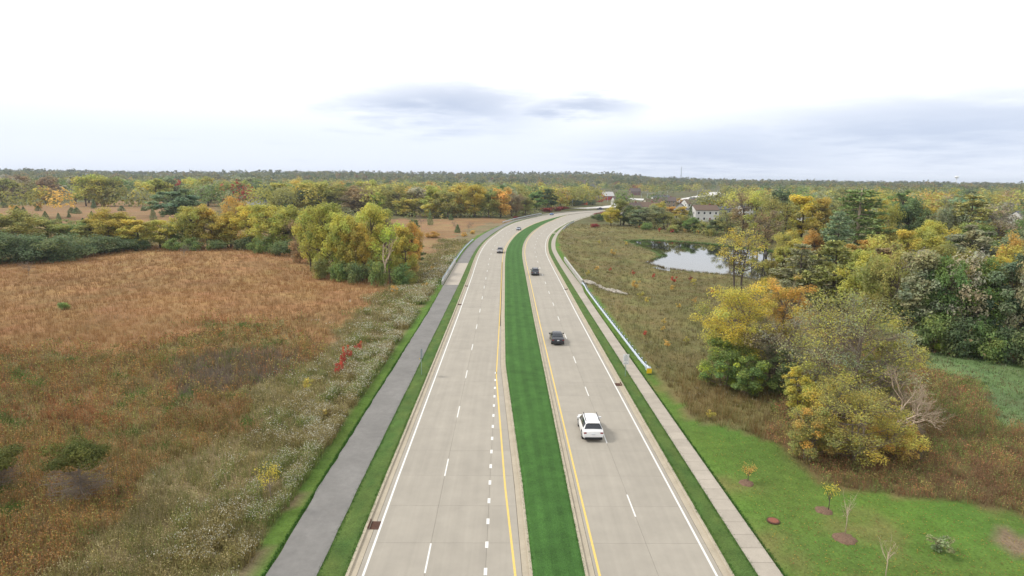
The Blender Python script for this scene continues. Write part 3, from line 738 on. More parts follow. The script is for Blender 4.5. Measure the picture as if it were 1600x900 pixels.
s_, o_ = so(809.5, 360); make_car('sedan', 'sedan', paint('pale_grey_car_paint', (0.33, 0.35, 0.39), .3, .4), 'grey oncoming car on the bend behind the silver brown one', s_ + 2.35, o_, True)
s_, o_ = so(860.5, 336.3); make_car('sedan', 'sedan', blue_p, 'small blue oncoming car beside the far median tip', s_ + 2.35, o_, True)
x_, y_ = G(938, 327.6); make_car('pickup', 'pickup', paint('navy_truck_paint', (0.02, 0.024, 0.045)), 'dark pickup turning side-on at the far end of the road', 0, 0, pos=(x_, y_), heading_extra=math.radians(-68))

# ---------------------------------------------------------------- houses and far structures
def house(px, D, w_, d_, h, rh, rz, wall, roof, label, name='house', chimney=True, gable=False, rows=2, x=None):
    if x is None: x = (px - 800) / FPX * (D * math.cos(PITCH) + CAM_H * math.sin(PITCH))
    z = gz(x, D); e = tag(empty(name, (x, D, z), rz), label, 'house' if name != 'barn' else 'barn', 'houses beyond the trees')
    mw = mat('siding', wall, 0.8, noise=(0.7, .9, 1.08)); mr_ = mat('shingles', roof, 0.9, noise=(2, .8, 1.2)); mg = M['glass']; mf = M['sign_white']
    V = [(sx * w_ / 2, sy * d_ / 2, zz) for zz in (-1.0, h) for sx, sy in ((-1, -1), (1, -1), (1, 1), (-1, 1))] + [(-w_ / 2, 0, h + rh), (w_ / 2, 0, h + rh)]
    m = MB().add(V, [[(0, 1, 5, 4), (2, 3, 7, 6)], [(1, 2, 6, 9, 5), (3, 0, 4, 8, 7)]]); m.build('wall', mw, e)
    r = MB()
    for sy in (-1, 1):
        a = (-w_ / 2 - .4, sy * (d_ / 2 + .5), h - rh * .5 / (d_ / 2) + .05); b = (w_ / 2 + .4, a[1], a[2]); c = (w_ / 2 + .4, 0, h + rh + .05); d = (-w_ / 2 - .4, 0, h + rh + .05)
        q = np.array([a, b, c, d]); r.add(np.concatenate([q, q + (0, 0, .22)]), [(0, 1, 2, 3), (4, 5, 6, 7), (0, 1, 5, 4), (1, 2, 6, 5), (2, 3, 7, 6), (3, 0, 4, 7)])
    ro = r.build('roof', mr_, e)
    if chimney:
        c = MB(); c.box(w_ * .2, w_ * .2 + .9, -.4, .5, h + rh * .4, h + rh + 1.0); c.build('chimney', mat('brick', (.22, .1, .07), .9, noise=(3, .8, 1.2)), ro)
    def win(T, ww, wh, nm='window'):
        o = MB(); o.box(-ww / 2 - .1, ww / 2 + .1, -.06, .02, -wh / 2 - .1, wh / 2 + .1, T); f = o.build(nm, mf, e)
        o = MB(); o.box(-ww / 2, ww / 2, -.08, -.058, -wh / 2, wh / 2, T); o.build('pane', mg, f)
    nwin = max(2, int(w_ / 3.2))
    for sy, fl in ((-1, 0), (1, math.pi)):
        for row in range(rows):
            for k in range(nwin):
                xx = (k + .5) / nwin * w_ - w_ / 2
                if row == 0 and k == nwin // 2:
                    T = Matrix.Rotation(fl, 4, 'Z') @ Matrix.Translation((xx, -d_ / 2, 1.05)); o = MB(); o.box(-.5, .5, -.06, .02, -1.05, 1.05, T); o.build('door', mat('door_paint', (.25, .08, .06), .6), e)
                    continue
                win(Matrix.Rotation(fl, 4, 'Z') @ Matrix.Translation((xx, -d_ / 2, 1.6 + row * h / rows)), 1.1, 1.3)
    for sx, fl in ((-1, -math.pi / 2), (1, math.pi / 2)):
        for row in range(rows):
            for k in (-.22, .22): win(Matrix.Rotation(fl, 4, 'Z') @ Matrix.Translation((k * d_, -w_ / 2, 1.6 + row * h / rows)), 1.0, 1.3)
    return e
WH, CR, GY, BR = (.62, .61, .58), (.5, .46, .38), (.36, .38, .40), (.30, .23, .17)
RD, RB, RG = (.11, .085, .075), (.13, .09, .065), (.10, .105, .115)
house(1098, 372, 14, 10, 6.6, 2.6, .1, WH, RB, 'white two-storey house with brown roof behind the pond trees')
house(1061, 385, 9, 9, 6, 3.5, 1.3, WH, RG, 'white house with steep grey gable, beside the largest white house')
house(985, 400, 11, 9, 6, 3.2, .3, CR, RD, 'cream house with dark roof behind the bright yellow roadside tree')
house(1010, 430, 12, 9, 5.5, 3, -.2, BR, RB, 'brown house in the trees between cream and grey-gabled houses')
house(1125, 470, 13, 8, 3.2, 2, .1, GY, RG, 'low grey shed with pale roof at the far lawn right of the houses', chimney=False, rows=1)
house(1160, 430, 10, 8, 5.5, 2.8, .5, WH, RG, 'white house glimpsed between bare trees right of the grey shed')
house(1230, 330, 10, 9, 5.5, 3, .2, WH, RG, 'white house glimpsed behind the yellow trees beside the tall pine')
house(947, 760, 14, 10, 5, 4.5, .3, (.38, .05, .04), (.45, .44, .42), 'red barn with pale roof beside the far intersection', 'barn', False)
house(934, 690, 8, 7, 4, 3, .2, (.36, .05, .04), RD, 'small red barn at the road end, near the pickup', 'barn', False, rows=1)
house(383, 470, 12, 9, 5.5, 3, .3, WH, RB, 'white house beside the red maples at the left wood')
house(405, 500, 12, 9, 5.5, 3.6, -.2, WH, RB, 'white house with crimson tree, right of the red maples')
house(757, 1250, 14, 11, 7, 4, .2, WH, RG, 'white house with grey roof on the slope above the central trees')
house(771, 1330, 13, 10, 7, 4, -.2, CR, RB, 'cream house on the slope just right of the white grey-roofed one')
house(842, 1200, 14, 10, 7, 4.5, .5, WH, RG, 'white house high on the wooded slope beyond the road end')
house(852, 1320, 13, 10, 7, 4.5, 0, GY, RD, 'grey house on the wooded slope next to the white one')
house(920, 1150, 15, 11, 8, 5, .4, (.20, .16, .16), RG, 'dark brown gabled house beyond the road end pines')
house(908, 1500, 14, 10, 7, 5, -.3, WH, RB, 'white house topmost on the slope above the dark brown house')
house(990, 1010, 16, 11, 6, 4.5, .1, (.22, .13, .11), RD, 'reddish brown house beside the far crimson tree')
house(1598, 330, 11, 9, 6, 3, .1, WH, RG, 'white house half hidden in the wood at the right picture edge')

for k_, (px_, D_, w_, h_, rz_, wc, rc, lb) in enumerate(((1018, 520, 14, 5.5, .2, CR, RB, 'cream house with brown roof straight above the grey-green pond trees'), (1040, 575, 15, 5.5, -.1, BR, RD, 'brown house near the far traffic signal'),
        (1078, 505, 13, 5.5, .3, WH, RB, 'white house just above the grey-gabled one'), (1090, 590, 16, 5, 0, CR, RG, 'cream house with grey roof before the far road'), (967, 590, 14, 5, .2, WH, RD, 'white house behind the tree beside the bright yellow one'),
        (1145, 540, 15, 5, -.2, GY, RB, 'grey house with brown roof right of the far road'), (1030, 660, 18, 5, .1, WH, RG, 'long white building beside the far crossing road'), (1112, 640, 16, 4.5, .1, BR, RB, 'brown building just under the far road end'))):
    house(px_, D_, w_, 10, h_, 3.2, rz_, wc, rc, lb)
def far_sheet(name, pts, label, wd, z=0.3):
    """a road draped over the far ground along a surveyed line"""
    P = np.array([G(a, b) for a, b in pts]); t = np.linspace(0, len(P) - 1, 60); x = np.interp(t, np.arange(len(P)), P[:, 0]); y = np.interp(t, np.arange(len(P)), P[:, 1])
    d = np.stack([np.gradient(x), np.gradient(y)], -1); d /= np.linalg.norm(d, axis=1)[:, None]; q = np.stack([-d[:, 1], d[:, 0]], -1); V = []
    for k in (-1, -.33, .33, 1):
        a = x + q[:, 0] * wd / 2 * k; b = y + q[:, 1] * wd / 2 * k; V.append(np.stack([a, b, height(a, b) + z], -1))
    V = np.stack(V, 1).reshape(-1, 3); i = np.arange(59)[:, None] * 4; j = np.arange(3)[None]; F = np.stack([i + j, i + j + 1, i + 5 + j, i + 4 + j], -1).reshape(-1, 4)
    return tag(link(name, mk_mesh(name, V, F, None, False, M['far_concrete'])), label, 'road', kind='structure')
M['far_concrete'] = mat('bright_concrete', (0.55, 0.53, 0.50), 0.85, noise=(.05, .9, 1.08))
far_sheet('crossing_road', ((915, 305), (935, 307.5), (965, 309.5), (1000, 312), (1040, 314.5), (1075, 316.5)), 'far pale crossing road beyond the red barns', 30)
far_sheet('far_road', ((1040, 318), (1066, 314), (1090, 309), (1108, 305.5), (1122, 303)), 'far pale road running towards the right beyond the houses', 26)
far_sheet('junction_road', ((905, 326.5), (930, 325), (955, 323.5), (985, 320), (1010, 316)), 'pale pavement where the road meets the junction', 16, .13)
def small_car(px, py, c, label):
    x, y = G(px, py); e = make_car('car', 'sedan', c, label, 0, 0, pos=(x, y), heading_extra=random.uniform(1.1, 1.9), plate=False); e.location.z = gz(x, y) + .36; e['group'] = 'cars at the far junction'
small_car(990, 313, white_p, 'tiny white car on the far crossing road'); small_car(1045, 316, paint('red_car_paint', (.4, .03, .03)), 'tiny red car on the far crossing road')
small_car(1072, 313.5, white_p, 'tiny white car on the far road towards the right'); small_car(1095, 309, dark_p, 'tiny dark car on the far road towards the right')
def lamp(px, D, h, label):
    x = (px - 800) / FPX * (D * .985 + 4); e = tag(empty('street_lamp', (x, D, gz(x, D))), label, 'street lamp', 'street lamps at the far junction')
    MB().tube([(0, 0, -.3), (0, 0, h)], [.14, .09], 6).build('pole', M['galv'], e); MB().tube([(0, 0, h - .1), (1.2, 0, h + .35), (2.4, 0, h + .4)], [.07, .06, .05], 5).build('arm', M['galv'], e)
    MB().box(2.2, 3.0, -.16, .16, h + .3, h + .48).build('lamp_head', M['trim'], e)
for k, (px, D, h) in enumerate(((893, 560, 13), (948, 700, 11), (1000, 640, 11), (1027, 720, 12), (1041, 800, 11), (1088, 820, 11), (1119, 900, 11))):
    lamp(px, D, h, '%s tall grey street lamp from the left at the far junction' % ordinal(k) if k else 'leftmost tall grey street lamp, above the road end')
def signal(px, D, label, dr):
    x = (px - 800) / FPX * (D * .985 + 4); e = tag(empty('traffic_signal', (x, D, gz(x, D))), label, 'traffic light', 'traffic signals at the far junction')
    MB().tube([(0, 0, -.3), (0, 0, 7)], [.2, .15], 6).build('pole', M['galv'], e); MB().tube([(0, 0, 6.2), (dr * 5, 0, 6.6), (dr * 11, 0, 6.8)], [.12, .1, .07], 5).build('mast_arm', M['galv'], e)
    for q in (6, 10): MB().box(dr * q - .2, dr * q + .2, -.3, .1, 5.7, 6.7).build('signal_head', M['sign_yellow'], e)
signal(1046, 690, 'traffic signal with mast arm nearer the houses at the far junction', -1); signal(1010, 830, 'farther traffic signal with mast arm at the crossing road', 1)
def barrier():
    x0, y0 = G(906, 320.5); x1, y1 = G(918, 320.5); m = mat('orange_mesh', (.62, .12, .03), .7, noise=(1.5, .8, 1.1)); e = tag(empty('safety_fence', (x0, y0, gz(x0, y0))), 'orange safety fence standing at the road end before the pines', 'fence')
    n = 4
    for k in range(n): MB().box(k * (x1 - x0) / n + .1, (k + .8) * (x1 - x0) / n, -.05, .05, .1, 2.6).build('fence_panel', m, e)
    for k in range(n + 1): MB().box(k * (x1 - x0) / n - .08, k * (x1 - x0) / n + .02, -.09, .09, -.4, 2.8).build('post', M['dark_post'], e)
barrier()
def mast(px, D, top_above, label, wd=5.0):
    x = (px - 800) / FPX * (D * .985 + 4); z0 = gz(x, D); z1 = CAM_H + top_above; e = tag(empty('radio_mast', (x, D, z0)), label, 'radio mast', 'radio masts on the skyline'); h = z1 - z0
    m = MB(); q = 10; m0 = mat('mast_steel', (.20, .22, .25), .6, noise=(.5, .9, 1.1))
    def c(k, t): a = k * 2.094; r = wd / 2 * (1 - .6 * t); return (r * math.cos(a), r * math.sin(a), t * h)
    for k in range(3):
        l = MB().tube([c(k, 0), c(k, 1)], [.35, .22], 5); l.build('leg', m0, e)
        for t in range(q): m.bar(c(k, t / q), c((k + 1) % 3, (t + 1) / q), .2); m.bar(c(k, t / q), c((k + 1) % 3, t / q), .2)
    m.build('bracing', m0, e); MB().tube([(0, 0, h), (0, 0, h + 6)], [.2, .1], 5).build('antenna', m0, e)
mast(1061.5, 2100, 47, 'lattice radio mast on the skyline above the far junction'); mast(296, 2300, 26, 'thin radio mast on the skyline above the left wood', 3.5)
def water_tower():
    D = 3000; px = 1491; x = (px - 800) / FPX * (D * .985 + 4); z0 = gz(x, D); e = tag(empty('water_tower', (x, D, z0)), 'white water tower standing on the far right skyline', 'water tower'); h = 46
    MB().tube([(0, 0, -1), (0, 0, 6), (0, 0, h - 14), (0, 0, h - 9)], [4, 1.8, 1.7, 3.2], 16).build('stem', M['sign_white'], e, True)
    t = np.linspace(-1.4, 1.57, 12); P = [(0, 0, h - 6 + 6 * math.sin(a)) for a in t]; MB().tube(P, [max(.05, 9 * math.cos(a)) for a in t], 20).build('tank', M['sign_white'], e, True)
water_tower()

# small things on the lawn
def mulch_ring(px, py, r, label):
    x, y = G(px, py); z = gz(x, y); n = 22; rr = np.random.default_rng(int(px)); P = [(0, 0, .14)]; F = []
    for ring, (q, h) in enumerate(((.55, .11), (.85, .06), (1.0, -.06))):
        for k in range(n): a = k / n * 2 * math.pi; jit = rr.uniform(.88, 1.12); P.append((r * q * jit * math.cos(a), r * q * jit * math.sin(a), h + rr.uniform(-.02, .03) * (ring < 2)))
    T = [(0, 1 + k, 1 + (k + 1) % n) for k in range(n)]; Q = [(1 + g * n + k, 1 + (g + 1) * n + k, 1 + (g + 1) * n + (k + 1) % n, 1 + g * n + (k + 1) % n) for g in range(2) for k in range(n)]
    tag(link('mulch_bed', mk_mesh('mulch_bed', P, [np.array(T), np.array(Q)], None, True, M['mulch']), None, (x, y, z)), label, 'mulch bed', 'mulch beds on the lawn')
mulch_ring(1320, 844, .78, 'brown mulch ring under the bare white-stemmed sapling on the lawn'); mulch_ring(1287, 800, .62, 'brown mulch ring under the small yellow sapling on the lawn')
mulch_ring(1166, 757, .6, 'brown mulch ring under the orange sapling on the lawn')
def cover(px, py, label):
    x, y = G(px, py); e = tag(empty('utility_cover', (x, y, gz(x, y) + .04)), label, 'cover')
    MB().tube([(0, 0, -.1), (0, 0, .05)], .42, 20).build('ring', M['rust_iron'], e); MB().tube([(0, 0, .05), (0, 0, .065)], .33, 20).build('lid', mat('rust_lid', (.22, .08, .05), .85, noise=(9, .7, 1.2)), e)
cover(1208, 817, 'round rusty utility cover in the lawn beside the sidewalk')
def riprap():
    r = np.random.default_rng(3); b = MB()
    path = [G(a, c, -.8) for a, c in ((914, 447), (928, 447.5), (945, 451), (962, 453), (976, 458))]
    for k in range(150):
        t = r.uniform(0, 3.999); i = int(t); f = t - i; x = path[i][0] * (1 - f) + path[i + 1][0] * f + r.normal(0, .25); y = path[i][1] * (1 - f) + path[i + 1][1] * f + r.normal(0, 1.3)
        s = r.uniform(.22, .55); ic = np.array([(0, 0, 1), (.9, 0, .4), (.28, .85, .4), (-.72, .53, .4), (-.72, -.53, .4), (.28, -.85, .4), (.72, .53, -.45), (-.28, .85, -.45), (-.9, 0, -.45), (-.28, -.85, -.45), (.72, -.53, -.45), (0, 0, -1)])
        F = [(0, 1, 2), (0, 2, 3), (0, 3, 4), (0, 4, 5), (0, 5, 1), (1, 6, 2), (2, 7, 3), (3, 8, 4), (4, 9, 5), (5, 10, 1), (6, 7, 2), (7, 8, 3), (8, 9, 4), (9, 10, 5), (10, 6, 1), (11, 7, 6), (11, 8, 7), (11, 9, 8), (11, 10, 9), (11, 6, 10)]
        b.add(ic * s * r.uniform(.7, 1.2, (12, 3)) * (1.2, 1, .7) + (x, y, gz(x, y) + .12), F)
    tag(b.build('riprap', M['rock']), 'pale riprap stones spilling down from the end of the guardrail', 'rocks', kind='stuff')
riprap()
# ---------------------------------------------------------------- plants: generators
def unit(v): return v / (np.linalg.norm(v, axis=-1, keepdims=True) + 1e-9)
def leaf_quads(P, Nrm, size, rng, aspect=0.62):
    """one folded leaf-shaped quad per point"""
    n = len(P); a = unit(np.cross(Nrm, rng.normal(size=(n, 3)))); b = np.cross(Nrm, a)
    s = np.broadcast_to(size, (n,))[:, None] * rng.uniform(.65, 1.3, (n, 1))
    fold = Nrm * s * 0.18
    V = np.stack([P - a * s * .5, P - b * s * .5 * aspect + fold, P + a * s * .5, P + b * s * .5 * aspect + fold], 1)
    return V.reshape(-1, 3), np.arange(4 * n).reshape(-1, 4)
def clump_leaves(centres, radii, n, leaf, rng, flat=0.75, tint=0.22, colf=None, core=0.5):
    wgt = radii ** 2; cnt = np.maximum(4, (n * wgt / wgt.sum()).astype(int))
    idx = np.repeat(np.arange(len(centres)), cnt); N = len(idx)
    d = unit(rng.normal(size=(N, 3))); rho = rng.uniform(0, 1, N) ** core
    # ragged edge: sub-sprays inside each clump
    lump = 0.72 + 0.5 * vnoise(d[:, 0] * 2.6 + idx * 3.1, d[:, 1] * 2.6 + d[:, 2] * 2.2 + idx * 1.7, 7)
    P = centres[idx] + d * (radii[idx] * rho * lump)[:, None] * np.array((1, 1, flat))
    Nr = unit(d * 0.7 + np.array((0, 0, 0.8)) + rng.normal(size=(N, 3)) * 0.5)
    V, F = leaf_quads(P, Nr, leaf, rng)
    ct = 1 + rng.uniform(-tint, tint, (len(centres), 1)); hue = rng.uniform(-.12, .12, (len(centres), 1)) * np.array((1, 0.15, -.8))
    c = ct[idx] * (1 + hue[idx]) * rng.uniform(.78, 1.22, (N, 1)) * (1 + rng.uniform(-.07, .07, (N, 3)))
    if colf is not None: c = c * colf(P, idx, rng)
    return V, F, np.repeat(c, 4, axis=0)
def curve_pts(a, b, bend, rng, n=5):
    a, b = np.array(a, float), np.array(b, float); t = np.linspace(0, 1, n)[:, None]
    L = np.linalg.norm(b - a); m = (a + b) / 2 + rng.normal(size=3) * L * bend + np.array((0, 0, -.06 * L))
    return (1 - t) ** 2 * a + 2 * t * (1 - t) * m + t * t * b
def deciduous(seed, H=12.0, R=4.2, base=0.22, nc=22, n=5000, leaf=0.42, stems=1, shape=0.0, colf=None, twig=0, tint=0.2, sparse=1.0, lean=(0, 0), cr=(.26, .42), trunk_r=0.018, core=.5):
    """trunk mesh, crown mesh"""
    rng = np.random.default_rng(seed); zb, zt = base * H, H; cz, az = (zb + zt) / 2, (zt - zb) / 2
    C_, tries = [], 0
    while len(C_) < nc and tries < 4000:
        tries += 1; d = unit(rng.normal(size=3)); rho = rng.uniform(.40, .92)
        taper = 1.0 - shape * max(d[2], 0) - 0.12 * max(-d[2], 0)
        p = np.array((d[0] * R * rho * taper, d[1] * R * rho * taper, cz + d[2] * az * rho))
        if all(np.linalg.norm((p - q) / (1, 1, .9)) > R * (.30 if nc < 38 else .17) for q in C_): C_.append(p)
    C_ = np.array(C_); C_[:, 0] += lean[0] * C_[:, 2] / H; C_[:, 1] += lean[1] * C_[:, 2] / H
    rad = R * rng.uniform(cr[0], cr[1], len(C_)) * sparse
    V, F, c = clump_leaves(C_, rad, n, leaf, rng, tint=tint, colf=colf, core=core)
    crown = mk_mesh('crown', V, F, c, False, M['leaf'])
    t = MB()
    for q in range(stems):
        off = np.array((0, 0, 0)) if stems == 1 else np.array((math.cos(q * 2.4), math.sin(q * 2.4), 0)) * R * .10
        top = np.array((lean[0] * .6, lean[1] * .6, cz + az * .25)) + off * 2.5 + rng.normal(size=3) * (.15, .15, .05)
        P = curve_pts(off + (0, 0, -.4), top, .04, rng, 7); r0 = H * trunk_r / (stems ** .4); Rr = np.linspace(1.15, .35, 7) * r0; Rr[0] *= 1.3
        t.tube(P, Rr, 7)
        for k in range(q, len(C_), stems):
            e = C_[k]; i = int(np.clip(np.searchsorted(P[:, 2], e[2] - .45 * np.hypot(e[0], e[1]) - .5), 1, 5))
            B = curve_pts(P[i], e, .10, rng, 5); t.tube(B, np.linspace(.5, .10, 5) * Rr[i] + .006, 5, False)
            for _ in range(twig):
                d = unit(rng.normal(size=3) + (0, 0, .4)); t.tube(curve_pts(B[rng.integers(2, 5)], e + d * rad[k] * rng.uniform(.6, 1.05), .12, rng, 3), np.array((.10, .06, .02)) * r0 + .004, 3, False)
    return t.mesh('trunk', M['bark'], True), crown
def bare(seed, H=6.0, spread=.55, depth=5, r0=.09, lean=(0, 0, 1), kids=3):
    rng = np.random.default_rng(seed); t = MB(); tw = MB()
    def grow(p, d, L, r, k):
        q = p + d * L; mid = (p + q) / 2 + rng.normal(size=3) * L * .06; b = t if k >= depth - 1 else tw
        b.tube([p, mid, q], [r, r * .85, r * .68], 6 if k >= depth - 1 else 4 if r > .02 else 3, False)
        if k == 0: return
        for _ in range(kids + (k == depth)):
            nd = unit(d + rng.normal(size=3) * spread + (0, 0, .12)); grow(p + (q - p) * rng.uniform(.55, 1.0), nd, L * rng.uniform(.58, .84), r * rng.uniform(.5, .66), k - 1)
    grow(np.array((0, 0, -.2)), unit(np.array(lean, float)), H * .34, r0, depth)
    return t.mesh('trunk', M['bark'], True), tw.mesh('branches', M['bark'], True)
def pine(seed, H=17.0, R=5.0, n_whorl=15, base=.12, tuft=.55, nb=6, per=26):
    rng = np.random.default_rng(seed); t = MB(); P_all, N_all = [], []
    t.tube([(0, 0, -.4), (.08, 0, H * .5), (0, .05, H)], [H * .017, H * .011, .03], 7)
    for w_ in range(n_whorl):
        h = base + (1 - base) * (w_ + rng.uniform(-.2, .2)) / n_whorl; z = H * min(h, .985); Lb = R * (1 - h) ** .62 * rng.uniform(.8, 1.08) * (0.75 + .25 * min(1, h * 4)) + .25
        for k in range(nb):
            a = rng.uniform(0, 2 * math.pi) if rng.random() < .25 else k * 2 * math.pi / nb + w_ * 1.3 + rng.normal() * .2
            L = Lb * rng.uniform(.62, 1.12); d = np.array((math.cos(a), math.sin(a), 0)); tip = np.array((0, 0, z)) + d * L + (0, 0, L * rng.uniform(-.10, .16))
            B = curve_pts((0, 0, z), tip, .04, rng, 6); B[:, 2] -= np.sin(np.linspace(0, math.pi, 6)) * L * .06
            t.tube(B, np.linspace(.05, .012, 6) * (L / 3.5 + .3), 4, False)
            m = int(per * L / R) + 5; f = rng.uniform(.22, 1.05, m); q = B[0] + (B[-1] - B[0]) * f[:, None]
            side = np.cross(d, (0, 0, 1.)); q = q + side * (rng.normal(size=(m, 1)) * L * .16 * (1.15 - f[:, None])) + rng.normal(size=(m, 3)) * (.10, .10, .12) + (0, 0, .12)
            P_all.append(q); N_all.append(unit(d * .5 + (0, 0, .5) + rng.normal(size=(m, 3)) * .4))
    P, D_ = np.concatenate(P_all), np.concatenate(N_all); V, F, c = [], [], []
    n = len(P); K = 4
    for k in range(K):       # a spray of needle blades
        dd = unit(D_ + rng.normal(size=(n, 3)) * .55); s = unit(np.cross(dd, rng.normal(size=(n, 3)))); L = tuft * rng.uniform(.6, 1.25, (n, 1))
        V.append(np.stack([P - s * L * .17, P + s * L * .17, P + dd * L + s * L * .10, P + dd * L - s * L * .10], 1).reshape(-1, 3))
        c.append(np.repeat(rng.uniform(.7, 1.3, (n, 1)) * (1 + rng.uniform(-.08, .08, (n, 3))), 4, axis=0))
    V = np.concatenate(V); return t.mesh('trunk', M['bark'], True), mk_mesh('crown', V, np.arange(len(V)).reshape(-1, 4), np.concatenate(c), False, M['needle'])
def cedar(seed, H=4.0, R=1.2, n=1500, leaf=.22, p=.8):
    rng = np.random.default_rng(seed); h = rng.uniform(0.02, 1, n) ** 1.1; a = rng.uniform(0, 2 * math.pi, n)
    lump = .7 + .55 * vnoise(a * 1.9, h * 7, seed); r = R * (1 - h) ** p * np.minimum(1, .55 + h * 5) * lump * rng.uniform(.25, 1, n) ** .4
    P = np.stack([r * np.cos(a), r * np.sin(a), h * H], -1); Nr = unit(np.stack([np.cos(a), np.sin(a), np.full(n, .5)], -1) + rng.normal(size=(n, 3)) * .5)
    V, F = leaf_quads(P, Nr, leaf, rng, .5); c = np.repeat(rng.uniform(.65, 1.3, (n, 1)) * np.ones((n, 3)), 4, axis=0)
    t = MB().tube([(0, 0, -.3), (0, 0, H * .9)], [H * .022, .01], 6); return t.mesh('trunk', M['bark'], True), mk_mesh('crown', V, F, c, False, M['needle'])

# colours of foliage (albedo)
LC = {'dark green': (0.185, 0.240, 0.105), 'green': (0.240, 0.330, 0.105), 'blue green': (0.250, 0.320, 0.185), 'lime green': (0.440, 0.520, 0.090), 'olive green': (0.360, 0.355, 0.115), 'yellow green': (0.500, 0.480, 0.120),
      'golden yellow': (0.56, 0.48, 0.11), 'bright yellow': (0.66, 0.55, 0.10), 'orange': (0.62, 0.42, 0.12), 'red': (0.520, 0.100, 0.065), 'crimson': (0.300, 0.050, 0.050), 'brown': (0.370, 0.280, 0.150),
      'greyish': (0.440, 0.390, 0.270), 'grey-green': (0.360, 0.380, 0.210)}
BARK = {'dark': (.75, .72, .7, 1), 'grey': (1.7, 1.7, 1.65, 1), 'white': (3.6, 3.5, 3.2, 1)}
MID = [deciduous(100 + k, H=12, R=r, base=b, nc=nc, n=7500, leaf=.37, shape=sh, stems=st, cr=(.17, .33), twig=2) for k, (r, b, nc, sh, st) in enumerate(
      ((4.6, .04, 50, .15, 1), (3.8, .06, 46, .35, 1), (5.2, .02, 56, .1, 2), (4.2, .0, 50, .3, 3), (3.3, .06, 42, .25, 1), (4.8, .10, 50, .05, 1)))]
FARM = [deciduous(140 + k, H=14, R=r, base=b, nc=20, n=2000, leaf=.85, shape=sh) for k, (r, b, sh) in enumerate(((5.4, .02, .1), (4.6, .0, .3), (6.2, .04, .1), (5.0, .0, .25)))]
THIN = [deciduous(160 + k, H=12, R=4.0, base=.18, nc=24, n=1900, leaf=.40, shape=.2, stems=2, twig=7, sparse=.95) for k in range(2)]
SHRUB = [deciduous(180 + k, H=3.0, R=2.2, base=-.05, nc=18, n=2600, leaf=.26, stems=3, cr=(.3, .46), trunk_r=.012) for k in range(3)]
TINY = [deciduous(190 + k, H=1.6, R=.75, base=.1, nc=9, n=330, leaf=.17, stems=2, cr=(.3, .5), trunk_r=.012) for k in range(3)]
WILLOW = [deciduous(200 + k, H=7, R=5.4, base=-.06, nc=34, n=8000, leaf=.36, stems=3, cr=(.24, .38), trunk_r=.012, tint=.12) for k in range(2)]
PINE = [pine(220, 17, 5.2), pine(221, 13, 4.6, 13, .06), pine(222, 15, 5.6, 14, .10)]
CEDAR = [cedar(230, 4, 1.3), cedar(231, 4, .95), cedar(232, 4, 1.7, 1700)]
BARE = [bare(240, 9, .5, 5, .13), bare(241, 9, .62, 5, .11)]
BUSHB = [bare(245, 3.0, .85, 4, .03, kids=4)]
HREF = dict()
for nm, L_, h, wd in (('MID', MID, 12, (9.2, 7.6, 10.4, 8.4, 6.6, 9.6)), ('FARM', FARM, 14, (10.8, 9.2, 12.4, 10)), ('THIN', THIN, 12, (8, 8)), ('SHRUB', SHRUB, 3, (4.4,) * 3), ('TINY', TINY, 1.6, (1.5,) * 3),
                      ('WILLOW', WILLOW, 7, (10.8,) * 2), ('PINE', PINE, 0, (10.4, 9.2, 11.2)), ('CEDAR', CEDAR, 4, (2.6, 1.9, 3.4)), ('BARE', BARE, 8.5, (6.5, 7.5)), ('BUSHB', BUSHB, 2.6, (3,))):
    HREF[nm] = (L_, [17, 13, 15] if nm == 'PINE' else [h] * len(L_), wd)
KINDNAME = dict(MID='deciduous_tree', FARM='deciduous_tree', THIN='deciduous_tree', SHRUB='shrub', TINY='shrub', WILLOW='willow_thicket', PINE='pine_tree', CEDAR='cedar_tree', BARE='bare_tree', BUSHB='bare_shrub')
CATNAME = dict(MID='tree', FARM='tree', THIN='tree', SHRUB='shrub', TINY='shrub', WILLOW='shrub', PINE='tree', CEDAR='tree', BARE='tree', BUSHB='shrub')
PLACED = []          # (object, zone, kind, colour word, x, y)
_EXT = {}
def extent(me):
    if me.name not in _EXT:
        v = np.empty(len(me.vertices) * 3, np.float32); me.vertices.foreach_get('co', v); v = v.reshape(-1, 3)
        _EXT[me.name] = (float(np.percentile(v[:, 2], 99.5)), float(2 * np.percentile(np.hypot(v[:, 0], v[:, 1]), 95)))
    return _EXT[me.name]
def put(kind, x, y, h, wd, colour, zone=None, label=None, var=None, rz=None, bark='dark', meshes=None, name=None, group=None, tintj=.12, href=None, wref=None):
    L_, hs, ws = HREF[kind] if meshes is None else ([meshes], [href], [wref]); i = RNG.integers(len(L_)) if var is None or meshes is not None else var
    if meshes is not None: i = 0
    tm, cm = L_[i]; z = gz(x, y); eh, ew = extent(cm)
    e = link(name or KINDNAME[kind], None, None, (x, y, z), RNG.uniform(0, 6.28) if rz is None else rz); e.empty_display_size = .3
    sz = h / eh; sw = wd / ew if wd else sz
    t = link('trunk', tm, e); c = link('branches' if kind in ('BARE', 'BUSHB') else 'crown', cm, e)
    e.scale = (sw, sw, sz)
    col = np.array(LC.get(colour, (.1, .1, .1))) * (1 + RNG.uniform(-tintj, tintj)) * (1 + RNG.uniform(-.05, .05, 3))
    if meshes is not None and colour is None: col = np.ones(3)
    t.color = BARK[bark]; c.color = (*col, 1) if kind not in ('BARE', 'BUSHB') else BARK[bark]
    e['category'] = CATNAME[kind]
    if group: e['group'] = group
    if label: e['label'] = label
    else: PLACED.append((e, zone, kind, colour, x, y))
    return e
